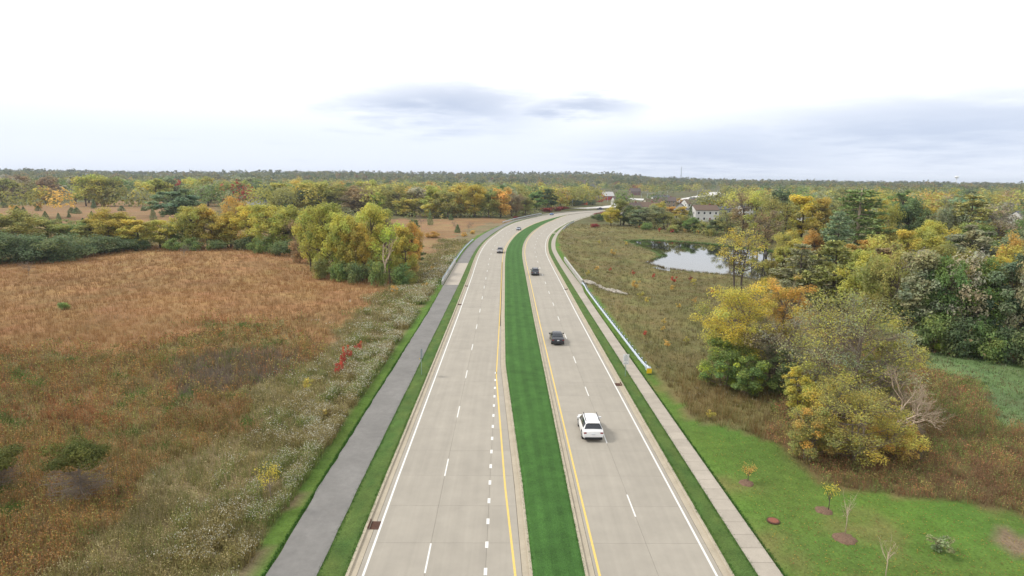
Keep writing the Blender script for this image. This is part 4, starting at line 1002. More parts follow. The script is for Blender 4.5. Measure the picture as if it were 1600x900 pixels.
def putp(kind, px, base, top, wpx, colour, **k):
    """surveyed from its foot, its top and its width in the photograph"""
    x, y = G(px, base); q = pxm(y); D = math.hypot(y, CAM_H)
    h = (base - top) / q * (1.0 if y > 110 else 1.03); return put(kind, x, y, h, wpx / q if wpx else None, colour, **k)
ZN = dict(belt='in the belt behind the rust field', backfield='in the brown meadow behind the belt', leftwood='in the far left wood', centre='in the wood left of the bend',
          houses='between the pond and the houses', rightwood='in the wood right of the pond', rightrow='along the edge of the right meadow', slope='on the far slope beyond the junction',
          prairie='on the prairie beside the pond', roadside='beside the path in the prairie')
def finish_labels():
    from collections import defaultdict
    d = defaultdict(list)
    for r in PLACED: d[(r[1], KINDNAME[r[2]], r[3])].append(r)
    for (zone, kn, colour), L_ in d.items():
        L_.sort(key=lambda r: math.atan2(r[4], r[5]))
        noun = kn.replace('_', ' ').replace('deciduous ', '')
        for i, r in enumerate(L_):
            cw = '' if kn in ('bare_tree', 'bare_shrub') else colour + ' '
            r[0]['label'] = ('lone %s%s %s' % (cw, noun, ZN[zone])) if len(L_) == 1 else '%s %s%s%s %s' % (ordinal(i), cw, noun, '' if i == 0 else ' from left', ZN[zone])
            r[0]['group'] = '%ss %s' % (noun, ZN[zone])

# ---------------------------------------------------------------- plants: near cluster right of the road
def two(c1, c2, seed, amt=.5, upper=False, zs=1.0):
    a, b = np.array(LC[c1]), np.array(LC[c2])
    def f(P, idx, rng):
        q = lattice(idx, idx * 0, seed); k = (q < amt).astype(float)
        if upper: k = np.clip((P[:, 2] - zs) * .6 + .5, 0, 1) * (rng.random(len(P)) < .85)
        k = np.where(rng.random(len(P)) < .12, 1 - k, k)[:, None]; return b * k + a * (1 - k)
    return f
def near(px, base, top, wpx, c1, c2, label, amt=.5, n=15000, leaf=.2, upper=False, base_f=.05, stems=3, twig=5, seed=300, shape=.1, nc=34, kind='MID', name='deciduous_tree', group='thicket beside the near lawn', sparse=1.0, bark='grey', tint=.2, core=.5, cr=(.15, .30)):
    x, y = G(px, base); q = pxm(y); h = (base - top) / q * 1.05; R = wpx / q / 2
    ms = deciduous(seed, h, R * .95, base_f, int(nc * 1.9), int(n * 1.2), leaf * .78, stems, shape, two(c1, c2, seed, amt, upper, h * .6), twig, tint, sparse, cr=cr, core=core)
    return put(kind, x, y, h, 2 * R, None, label=label, meshes=ms, href=h, wref=2 * R, name=name, bark=bark, group=group, rz=0.001)
near(1150, 592, 447, 130, 'yellow green', 'bright yellow', 'bright yellow tree at the thicket end towards the pond', .72, seed=301, base_f=.18, n=14000, twig=8, cr=(.13, .26))
near(1222, 585, 434, 84, 'golden yellow', 'orange', 'orange-topped tree behind the bright yellow one in the thicket', .7, seed=302, base_f=.2, n=12000)
near(1210, 604, 492, 120, 'greyish', 'grey-green', 'half-bare greyish tree with fine twigs in the middle of the thicket', .4, n=7000, leaf=.17, twig=26, seed=303, sparse=1.0, base_f=.1)
near(1132, 600, 528, 75, 'green', 'lime green', 'green bush under the bright yellow thicket tree', .15, seed=304, n=9000, nc=22, base_f=-.05, kind='SHRUB', name='shrub')
near(1168, 614, 556, 62, 'green', 'lime green', 'round deep green bush at the thicket foot beside the tan grass', .12, seed=305, n=8000, nc=20, base_f=-.05, kind='SHRUB', name='shrub')
near(1215, 612, 540, 70, 'dark green', 'green', 'dark bush in the shade of the thicket behind the round green bush', .3, seed=311, n=7000, nc=20, base_f=-.05, kind='SHRUB', name='shrub')
near(1312, 655, 472, 190, 'yellow green', 'grey-green', 'tallest olive and lime tree in the middle of the near thicket', .5, seed=306, n=15000, leaf=.19, nc=46, twig=16, base_f=.03)
near(1380, 640, 500, 90, 'olive green', 'yellow green', 'slim olive tree behind the dead white tree in the thicket', .5, seed=312, n=8000, leaf=.19, nc=24, twig=8, base_f=.1)
near(1320, 722, 596, 150, 'olive green', 'golden yellow', 'spreading golden tree at the thicket front beside the lawn', .55, seed=307, n=13500, leaf=.16, nc=44, base_f=-.02, stems=4, twig=10, cr=(.12, .24))
near(1392, 722, 655, 90, 'golden yellow', 'orange', 'low orange-gold tree at the thicket front under the dead tree', .5, seed=308, n=7000, leaf=.16, nc=24, base_f=-.02, stems=3, twig=9)
near(1252, 660, 577, 62, 'yellow green', 'bright yellow', 'lime-yellow slender tree left of the thicket front', .5, seed=309, n=8000, leaf=.16, nc=22, base_f=.02)
near(1262, 722, 640, 75, 'olive green', 'orange', 'brownish olive bush left of the spreading golden tree', .22, seed=310, n=8000, leaf=.15, nc=22, base_f=-.03, kind='SHRUB', name='shrub', twig=10)
dm = bare(357, 10.5, .44, 6, .16, (.62, -.22, 1.0), 3)
x_, y_ = G(1366, 702); put('BARE', x_, y_, 7.6, None, None, label='dead white tree with bare branches leaning out of the near thicket', meshes=dm, href=8.5, wref=7.0, bark='white', group='thicket beside the near lawn', rz=.001)
x_, y_ = G(1207, 606); put('BARE', x_, y_, 7.2, 6.0, None, label='grey bare tree showing its branches between yellow and olive thicket trees', meshes=bare(358, 8, .6, 6, .09, (-.1, -.2, 1), 3), href=8, wref=6, bark='grey', group='thicket beside the near lawn', rz=.001)
db = bare(352, 4.5, .8, 5, .05, (.5, 0, .6), 4)
x_, y_ = G(1375, 668); put('BUSHB', x_, y_, 4.5, 5.0, None, label='tangled grey leafless bush below the dead white tree', meshes=db, href=4.5, wref=5.0, bark='grey', group='thicket beside the near lawn', rz=.001)
db2 = bare(353, 3.2, .9, 5, .035, (.7, -.3, .3), 4)
x_, y_ = G(1400, 715); put('BUSHB', x_, y_, 3.0, 4.0, None, label='low grey leafless bush drooping at the thicket front corner', meshes=db2, href=3.2, wref=4.0, bark='grey', group='thicket beside the near lawn', rz=.001)

# saplings on the lawn
def sapling(px, base, top, wpx, label, colour=None, nleaf=0, seed=400, bark='white', leafsz=.11):
    x, y = G(px, base); q = pxm(y); h = (base - top) / q * 1.06; rng = np.random.default_rng(seed); e = link('sapling', None, None, (x, y, gz(x, y))); e['category'] = 'sapling'; e['label'] = label; e['group'] = 'young saplings on the mown lawn'
    t = MB(); b = MB(); t.tube([(0, 0, -.2), (.02, 0, h * .35), (0, .02, h * .62)], [.03, .026, .018], 6); tips = []
    for k in range(9):
        z = h * rng.uniform(.35, .62); a = k * 2.4; r = wpx / q / 2 * rng.uniform(.5, 1); tip = np.array((math.cos(a) * r, math.sin(a) * r, h * rng.uniform(.7, 1.0))); B = curve_pts((0, 0, z), tip, .06, rng, 5); b.tube(B, np.linspace(.016, .004, 5), 4, False); tips.append(B)
        for _ in range(3): d = unit(rng.normal(size=3) + (0, 0, .8)); i = rng.integers(1, 5); b.tube([B[i], B[i] + d * h * .12], [.006, .003], 3, False)
    o = t.build('trunk', M['bark'], e, True); o.color = BARK[bark]; o = b.build('branches', M['bark'], e, True); o.color = BARK[bark]
    if nleaf:
        P = np.concatenate([B[rng.integers(2, 5, nleaf // 9)] + rng.normal(size=(nleaf // 9, 3)) * .12 for B in tips]); V, F = leaf_quads(P, unit(rng.normal(size=P.shape)), leafsz, rng)
        o = link('crown', mk_mesh('crown', V, F, np.repeat(rng.uniform(.7, 1.3, (len(P), 1)) * np.ones((len(P), 3)), 4, axis=0), False, M['leaf']), e); o.color = (*LC[colour], 1)
sapling(1320, 840, 766, 34, 'bare white-stemmed sapling in the larger mulch ring on the lawn', seed=401)
sapling(1294, 800, 756, 26, 'thin sapling with yellow leaves in a mulch ring on the lawn', 'bright yellow', 190, 402, 'dark')
sapling(1168, 756, 727, 22, 'little orange-leaved sapling on the lawn beside the sidewalk', 'orange', 260, 403, 'dark')
sapling(1383, 905, 838, 40, 'leafless pale sapling at the bottom picture edge on the lawn', seed=404)
x_, y_ = G(1470, 866); put('TINY', x_, y_, 1.15, 1.7, 'grey-green', label='small drab bush standing alone on the mown lawn')
sapling(424, 800, 722, 40, 'slender young tree with yellow leaves among the white asters beside path', 'bright yellow', 420, 405, 'grey')

# cedars and shrubs standing in the left prairie
def flat_cedar(px, base, top, wpx, label, seed):
    x, y = G(px, base); q = pxm(y); h = (base - top) / q * 1.05; R = wpx / q / 2; rng = np.random.default_rng(seed)
    cc = np.stack([rng.normal(0, R * .42, 16), rng.normal(0, R * .42, 16), h * rng.uniform(.72, .98, 16)], -1); V, F, c = clump_leaves(cc, np.full(16, R * .40), 9000, .14, rng, .5)
    t = MB(); t.tube([(0, 0, -.3), (0, .05, h * .5), (.05, 0, h * .85)], [.10, .08, .03], 7); b = MB()
    for k in range(60):
        a = k * 2.4; z = h * rng.uniform(.12, .62); L = R * rng.uniform(.6, 1.0); B = curve_pts((0, 0, z), (math.cos(a) * L, math.sin(a) * L, z + L * rng.uniform(-.12, .28)), .06, rng, 5); b.tube(B, np.linspace(.03, .010, 5), 4, False)
        for _ in range(10): i = rng.integers(1, 5); d = unit(rng.normal(size=3)); b.tube([B[i], B[i] + d * L * .28], [.012, .007], 3, False)
    e = link('cedar_tree', None, None, (x, y, gz(x, y))); e['category'] = 'tree'; e['label'] = label; e['group'] = 'flat-topped cedars in the prairie'
    o = t.build('trunk', M['bark'], e, True); o.color = BARK['grey']; o = b.build('branches', M['bark'], e, True); o.color = BARK['grey']
    o = link('crown', mk_mesh('crown', V, F, c, False, M['needle']), e); o.color = (.115, .125, .028, 1)
flat_cedar(128, 782, 698, 104, 'flat-topped cedar with bare grey lower branches in the prairie', 421); flat_cedar(-12, 770, 716, 90, 'flat-topped cedar cut off by the left picture edge', 422)
for a in ((288, 405, 381, 22, 'grey leafless shrub in the rust field before the golden trees'), (313, 391, 371, 22, 'grey leafless shrub at the rust field edge, farther than its twin'), (45, 430, 405, 26, 'pale leafless shrub at the far left of the rust field')):
    putp('BUSHB', a[0], a[1], a[2], a[3], None, label=a[4], bark='grey', group='leafless shrubs in the rust field')
x_, y_ = G(100, 483); put('SHRUB', x_, y_, 1.3, 2.0, 'green', label='small round green bush alone in the rust field', var=0)
for px, b, t_, wp in ((537, 582, 541, 12), (546, 566, 540, 12), (561, 553, 534, 14), (530, 590, 566, 14)): putp('TINY', px, b, t_, wp, 'red', zone='roadside', bark='dark')
for px, b, t_, wp, c in ((617, 462, 445, 12, 'orange'), (664, 452, 440, 10, 'orange'), (676, 420, 409, 8, 'orange'), (482, 612, 592, 18, 'golden yellow'), (505, 655, 640, 14, 'golden yellow')): putp('TINY', px, b, t_, wp, c, zone='roadside')
SH = [(954, 413, 5, 'red'), (990, 418, 6, 'red'), (993, 440, 13, 'orange'), (1022, 423, 6, 'red'), (1053, 429, 9, 'red'), (1080, 426, 7, 'crimson'), (1084, 432, 9, 'golden yellow'), (1051, 442, 8, 'orange'), (1114, 446, 7, 'red'), (958, 391, 9, 'orange'),
      (978, 380, 6, 'golden yellow'), (936, 377, 5, 'golden yellow'), (933, 414, 7, 'orange'), (919, 424, 7, 'golden yellow'), (1037, 502, 7, 'orange'), (1036, 515, 7, 'orange'), (1008, 524, 7, 'red'), (1041, 543, 12, 'orange'), (1073, 532, 10, 'golden yellow'),
      (1001, 463, 10, 'golden yellow'), (1011, 470, 8, 'golden yellow'), (1085, 470, 8, 'orange'), (1060, 480, 8, 'orange'), (1111, 655, 14, 'golden yellow'), (1030, 360, 5, 'red'), (1050, 362, 5, 'red'), (1000, 356, 5, 'red'), (1070, 361, 5, 'orange'), (1090, 363, 5, 'orange'), (1110, 364, 5, 'red')]
for px, b, hp, c in SH: putp('TINY', px, b + 2, b - hp, hp * 1.1, c, zone='prairie')
near(1153, 449, 352, 86, 'yellow green', 'bright yellow', 'lone sparse yellow tree on the near pond bank', .75, n=2300, leaf=.34, seed=320, base_f=.22, stems=2, twig=5, nc=26, bark='dark', core=.6, cr=(.14, .24), group=None)

# ---------------------------------------------------------------- plants: the tree belt behind the rust field
B_ = 'belt'
for px, b, t_, wp, c, k in ((22, 410, 360, 110, 'dark green', 'WILLOW'), (95, 406, 360, 100, 'dark green', 'WILLOW'), (158, 396, 364, 90, 'dark green', 'WILLOW'), (208, 392, 369, 60, 'dark green', 'WILLOW'), (-50, 412, 350, 120, 'dark green', 'WILLOW'),
    (85, 404, 380, 56, 'golden yellow', 'SHRUB'), (25, 388, 336, 76, 'olive green', 'MID'), (-10, 385, 340, 60, 'golden yellow', 'MID'), (75, 382, 345, 55, 'olive green', 'MID'), (120, 378, 348, 50, 'green', 'MID'),
    (132, 371, 341, 20, 'dark green', 'CEDAR'), (147, 372, 330, 24, 'dark green', 'CEDAR'), (173, 388, 334, 58, 'golden yellow', 'MID'), (195, 386, 344, 44, 'yellow green', 'MID'), (145, 388, 350, 44, 'olive green', 'MID'), (216, 390, 350, 48, 'golden yellow', 'MID'), (250, 388, 350, 46, 'yellow green', 'MID'), (276, 386, 352, 34, 'green', 'MID'),
    (280, 356, 305, 66, 'blue green', 'MID'), (302, 388, 332, 46, 'yellow green', 'MID'), (328, 388, 330, 44, 'golden yellow', 'MID'), (344, 386, 352, 28, 'orange', 'MID'), (368, 378, 314, 40, 'orange', 'MID'), (360, 388, 340, 40, 'golden yellow', 'MID'),
    (392, 388, 330, 50, 'golden yellow', 'MID'), (424, 391, 330, 52, 'yellow green', 'MID'), (452, 394, 332, 50, 'yellow green', 'MID'), (478, 396, 345, 46, 'brown', 'MID'), (410, 396, 372, 40, 'green', 'SHRUB'), (380, 392, 372, 36, 'dark green', 'SHRUB'),
    (440, 400, 376, 40, 'dark green', 'SHRUB'), (300, 392, 372, 34, 'green', 'SHRUB'), (270, 392, 374, 30, 'green', 'SHRUB'), (340, 392, 376, 30, 'dark green', 'SHRUB'), (486, 418, 332, 46, 'yellow green', 'MID'), (508, 424, 325, 56, 'yellow green', 'MID'), (535, 428, 338, 50, 'yellow green', 'MID'),
    (556, 430, 345, 48, 'golden yellow', 'MID'), (582, 424, 325, 56, 'yellow green', 'MID'), (566, 432, 352, 34, 'golden yellow', 'MID'), (612, 436, 352, 56, 'lime green', 'THIN'), (633, 438, 358, 36, 'golden yellow', 'MID'), (645, 428, 350, 30, 'orange', 'MID'), (648, 410, 338, 30, 'dark green', 'PINE'),
    (592, 441, 398, 34, 'green', 'SHRUB'), (625, 441, 404, 40, 'green', 'SHRUB'), (560, 436, 402, 36, 'dark green', 'SHRUB'), (530, 432, 400, 34, 'green', 'SHRUB'), (500, 428, 396, 34, 'olive green', 'SHRUB'), (545, 420, 385, 34, 'dark green', 'SHRUB'), (642, 440, 412, 26, 'olive green', 'SHRUB'),
    (470, 408, 372, 30, 'brown', 'SHRUB'), (595, 420, 332, 40, 'yellow green', 'MID'), (520, 410, 330, 40, 'olive green', 'MID'), (462, 390, 350, 34, 'dark green', 'MID'), (610, 425, 345, 30, 'brown', 'THIN')):
    putp(k, px, b, b - (b - t_) * (1.13 if k in ('MID', 'THIN') else .88 if k == 'WILLOW' else 1), wp * (1.15 if k == 'MID' else 1), c, zone=B_, bark='grey' if k == 'THIN' else 'dark')
sn = bare(360, 9.5, .38, 4, .24, (.02, 0, 1), 2); x_, y_ = G(602, 441); put('BARE', x_, y_, 11.0, 6.5, None, label='tall pale dead trunk at the belt end beside the rust field', meshes=sn, href=9.5, wref=6.5, bark='white')
# scattered cedars in the meadow behind
for px, b, h, wp in ((72, 348, 18, 14), (92, 345, 12, 8), (95, 352, 14, 6), (120, 334, 10, 14), (112, 333, 9, 12), (147, 326, 16, 8), (175, 346, 10, 9), (240, 345, 20, 11), (254, 340, 12, 6), (28, 342, 20, 20), (38, 341, 18, 14), (6, 325, 10, 12), (108, 340, 8, 6), (212, 352, 10, 8),
                    (715, 364, 13, 10), (705, 344, 10, 8), (672, 352, 24, 10), (690, 336, 14, 8), (60, 330, 8, 10), (190, 330, 8, 12), (225, 330, 9, 10), (160, 336, 7, 9)):
    putp('CEDAR', px, b, b - h, wp, 'dark green', zone='backfield')
for px, b, h, wp, c in ((60, 326, 10, 12, 'orange'), (24, 332, 12, 14, 'orange'), (148, 322, 8, 10, 'orange'), (162, 322, 7, 8, 'orange'), (676, 372, 10, 26, 'orange'), (725, 370, 7, 9, 'orange'), (738, 366, 6, 9, 'orange'), (220, 352, 8, 8, 'brown')):
    putp('SHRUB', px, b, b - h, wp, c, zone='backfield')
for px, b, h in ((712, 362, 18), (733, 362, 16), (658, 356, 22)): putp('BUSHB', px, b, b - h, h, None, zone='backfield', bark='grey')

# ---------------------------------------------------------------- plants: woods, filled by rule along surveyed belts
def wchoice(d): k = list(d); p = np.array([d[q] for q in k], float); return k[RNG.choice(len(k), p=p / p.sum())]
def ok_spot(x, y, gap, taken):
    s, o = road_so(np.array([x]), np.array([y]))
    if -24 < o[0] < 26 and s[0] < 560: return False
    return all((x - a) ** 2 + (y - b) ** 2 > gap * gap for a, b in taken)
TAKEN = [(r[4], r[5]) for r in PLACED if r[2] not in ('TINY', 'CEDAR')]
HOUSES = [o for o in COL.objects if o.name.split('.')[0] in ('house', 'barn')]
def fill(zone, n, poly, hr, colours, kinds, gap=5.0, wr=(.72, .95)):
    P = PX(*poly); xs = [p[0] for p in P]; ys = [p[1] for p in P]; made = 0
    for _ in range(n * 60):
        if made >= n: break
        t = RNG.random(); y = min(ys) + (max(ys) - min(ys)) * t; x = RNG.uniform(min(xs), max(xs))
        if not inpoly(np.array([x]), np.array([y]), P)[0] or not ok_spot(x, y, gap, TAKEN): continue
        if any(abs(x - h_.location.x) < 11 and -50 < y - h_.location.y < 9 for h_ in HOUSES): continue
        h = RNG.uniform(*hr); c = wchoice(colours(x, y) if callable(colours) else colours); k = wchoice(kinds)
        put(k, x, y, h, h * RNG.uniform(*wr) if k != 'PINE' else h * .55, c, zone=zone); TAKEN.append((x, y)); made += 1
MIX = {'olive green': 4, 'yellow green': 3, 'green': 2.4, 'golden yellow': 1.6, 'dark green': 2, 'brown': .8, 'grey-green': 1.5, 'orange': .5}
def left_c(x, y):
    a = math.degrees(math.atan2(x, y))
    if -40 < a < -33.5: return {'brown': 4, 'greyish': 5, 'grey-green': 2}
    return {'olive green': 3, 'yellow green': 4, 'green': 2, 'grey-green': 2, 'golden yellow': .7, 'dark green': 1.5}
for px, b, t_, wp, c in ((135, 322, 274, 44, 'yellow green'), (160, 322, 275, 40, 'yellow green'), (180, 322, 277, 36, 'olive green'), (72, 318, 294, 26, 'orange'), (245, 322, 281, 50, 'yellow green'), (262, 318, 282, 34, 'grey-green'), (225, 324, 286, 36, 'yellow green'), (300, 320, 288, 36, 'olive green'), (325, 322, 290, 36, 'grey-green'), (10, 318, 280, 40, 'olive green'), (-30, 320, 276, 46, 'green')):
    putp('FARM', px, b, t_, wp, c, zone='leftwood'); TAKEN.append(G(px, b))
for px, b, t_, wp, c in ((279, 317, 281, 20, 'red'), (353, 322, 286, 24, 'red'), (372, 320, 298, 14, 'red'), (382, 322, 303, 12, 'red'), (402, 318, 290, 18, 'dark green')): putp('FARM', px, b, t_, wp, c, zone='leftwood'); TAKEN.append(G(px, b))
fill('leftwood', 40, ((-120, 321), (60, 320), (200, 320), (330, 324), (420, 330), (430, 309), (200, 306), (-120, 306)), (18, 23), left_c, {'FARM': 1}, 8)
for px, b, t_, wp, c in ((440, 330, 288, 46, 'yellow green'), (468, 330, 281, 58, 'golden yellow'), (500, 332, 284, 56, 'yellow green'), (530, 332, 288, 52, 'olive green'), (556, 334, 292, 46, 'brown'), (587, 334, 302, 38, 'lime green'), (580, 326, 283, 40, 'yellow green'), (622, 336, 292, 50, 'olive green'), (636, 338, 310, 36, 'golden yellow'), (650, 336, 294, 46, 'greyish'), (676, 338, 292, 46, 'yellow green'),
    (672, 340, 318, 30, 'yellow green'), (700, 340, 298, 44, 'olive green'), (720, 338, 288, 50, 'golden yellow'), (742, 340, 290, 46, 'golden yellow'), (764, 340, 300, 38, 'olive green'), (782, 340, 294, 36, 'orange'), (800, 338, 300, 36, 'brown'), (820, 336, 306, 32, 'olive green'), (825, 333, 312, 18, 'lime green'), (838, 330, 300, 36, 'green'), (856, 328, 296, 34, 'dark green'), (876, 326, 294, 36, 'golden yellow'),
    (852, 327, 299, 12, 'bright yellow'), (814, 325, 302, 14, 'crimson'), (810, 334, 318, 20, 'brown'), (890, 322, 300, 30, 'olive green')):
    putp('FARM' if RNG.random() < .5 else 'MID', px, b, t_, wp, c, zone='centre'); TAKEN.append(G(px, b))
for k, (px, b, t_, wp) in enumerate(((853, 331.5, 325, 18), (866, 330, 323.5, 22), (880, 328, 322.5, 18), (806, 342, 338, 10))): putp('SHRUB', px, b, t_, wp, 'crimson', zone='centre')
for px, b, t_, wp in ((897, 321.5, 297, 16), (907, 320.5, 298, 16), (917, 320, 300, 15), (926, 320.5, 303, 14), (903, 321.5, 308, 12)): putp('PINE', px, b, t_, wp, 'blue green', zone='centre', var=1)
fill('centre', 36, ((430, 330), (620, 334), (800, 336), (880, 324), (930, 314), (900, 308), (700, 308), (430, 308)), (16, 21), MIX, {'FARM': 1}, 7.5)
for px, b, t_, wp, c, k in ((955, 353, 324, 30, 'bright yellow', 'MID'), (934, 346, 333.5, 20, 'dark green', 'SHRUB'), (938, 340, 331, 22, 'crimson', 'SHRUB'), (930, 356, 350, 14, 'crimson', 'SHRUB'), (972, 352, 312, 36, 'olive green', 'MID'), (984, 353, 322, 28, 'dark green', 'MID'), (1000, 356, 322, 40, 'grey-green', 'MID'), (1022, 357, 321, 46, 'grey-green', 'MID'), (1028, 340, 318, 28, 'golden yellow', 'MID'),
    (1046, 345, 324, 26, 'orange', 'MID'), (1040, 358, 332, 36, 'olive green', 'THIN'), (1062, 360, 334, 30, 'olive green', 'MID'), (1064, 346, 324, 26, 'golden yellow', 'MID'), (1080, 362, 340, 30, 'green', 'MID'), (1078, 352, 322, 12, 'dark green', 'CEDAR'), (1098, 363, 346, 26, 'olive green', 'MID'), (1120, 365, 340, 34, 'dark green', 'MID'), (1138, 368, 328, 44, 'olive green', 'THIN'), (1160, 371, 302, 50, 'brown', 'THIN'),
    (1182, 373, 300, 52, 'yellow green', 'THIN'), (1130, 360, 345, 30, 'dark green', 'SHRUB'), (1204, 378, 306, 50, 'olive green', 'THIN'), (1010, 360, 348, 20, 'green', 'SHRUB'), (1050, 362, 350, 20, 'olive green', 'SHRUB'), (1110, 368, 356, 20, 'olive green', 'SHRUB')):
    putp(k, px, b, t_, wp, c, zone='houses'); TAKEN.append(G(px, b))
fill('houses', 12, ((985, 338), (1060, 342), (1140, 348), (1200, 352), (1230, 330), (1130, 320), (1000, 324)), (6, 8.5), MIX, {'FARM': 1}, 8)
# the right wood
R_ = 'rightwood'
putp('PINE', 1335, 404, 300, 100, 'green', label='tallest dark pine standing over the right wood', var=0, bark='white'); putp('PINE', 1300, 478, 374, 104, 'olive green', label='broad olive pine behind the orange-topped thicket tree', var=1)
putp('PINE', 1246, 470, 378, 92, 'grey-green', label='grey-green pine on the pond side of the broad olive pine', var=2); putp('PINE', 1508, 408, 308, 104, 'olive green', label='wide olive pine far right in the wood', var=2)
putp('PINE', 1305, 412, 330, 60, 'blue green', label='bluish pine beside the tallest dark pine', var=1); putp('THIN', 1552, 408, 318, 70, 'greyish', label='grey nearly bare tree right of the wide olive pine', bark='grey', var=0)
for px, b, t_, wp, c, k in ((1250, 380, 308, 62, 'bright yellow', 'MID'), (1278, 384, 312, 46, 'golden yellow', 'MID'), (1268, 410, 354, 40, 'orange', 'MID'), (1232, 400, 350, 44, 'yellow green', 'MID'), (1215, 445, 385, 46, 'olive green', 'MID'), (1232, 450, 370, 50, 'yellow green', 'MID'), (1375, 400, 310, 44, 'yellow green', 'MID'), (1415, 400, 312, 66, 'dark green', 'MID'), (1450, 420, 345, 56, 'yellow green', 'MID'), (1478, 405, 315, 60, 'grey-green', 'MID'),
    (1440, 400, 325, 40, 'golden yellow', 'MID'), (1410, 430, 360, 50, 'golden yellow', 'MID'), (1600, 400, 332, 50, 'green', 'MID'), (1575, 470, 364, 46, 'orange', 'MID'), (1555, 500, 402, 40, 'golden yellow', 'MID'), (1350, 430, 375, 60, 'orange', 'MID'), (1195, 392, 318, 46, 'brown', 'THIN'), (1222, 384, 312, 46, 'olive green', 'THIN'), (1300, 330, 300, 40, 'golden yellow', 'FARM'), (1230, 440, 402, 40, 'olive green', 'SHRUB'), (1205, 450, 425, 34, 'yellow green', 'SHRUB')):
    putp(k, px, b, t_, wp, c, zone=R_); TAKEN.append(G(px, b))
for px, b, t_, wp, c, k in ((1352, 500, 392, 80, 'yellow green', 'MID'), (1385, 524, 384, 84, 'olive green', 'MID'), (1430, 535, 392, 84, 'grey-green', 'MID'), (1465, 540, 400, 70, 'green', 'MID'), (1498, 545, 392, 76, 'greyish', 'THIN'), (1530, 546, 405, 70, 'green', 'MID'), (1568, 552, 398, 76, 'blue green', 'MID'), (1610, 558, 388, 84, 'grey-green', 'MID'), (1660, 565, 380, 90, 'green', 'MID'),
    (1412, 538, 470, 60, 'dark green', 'SHRUB'), (1452, 545, 480, 60, 'green', 'SHRUB'), (1490, 550, 490, 60, 'dark green', 'SHRUB'), (1540, 556, 500, 60, 'green', 'SHRUB'), (1590, 562, 505, 60, 'dark green', 'SHRUB'), (1472, 546, 522, 26, 'lime green', 'SHRUB'), (1415, 500, 388, 60, 'greyish', 'THIN'), (1380, 470, 378, 60, 'brown', 'MID'), (1460, 480, 380, 60, 'olive green', 'MID'), (1505, 490, 388, 60, 'olive green', 'MID'), (1600, 500, 384, 60, 'olive green', 'MID')):
    putp(k, px, b, t_, wp, c, zone='rightrow'); TAKEN.append(G(px, b))
RM = {'olive green': 4, 'yellow green': 3, 'green': 3, 'golden yellow': 1.2, 'dark green': 2.2, 'grey-green': 2.4, 'greyish': 1.0, 'orange': .35, 'blue green': 1}
fill(R_, 26, ((1330, 460), (1400, 470), (1700, 500), (1760, 400), (1400, 390), (1320, 420)), (10, 13.5), RM, {'MID': 4, 'THIN': 1}, 5.5)
fill(R_, 52, ((1190, 378), (1330, 395), (1760, 410), (1760, 318), (1400, 312), (1190, 314)), (14, 19), RM, {'MID': 1, 'FARM': 2}, 6.5)
finish_labels()

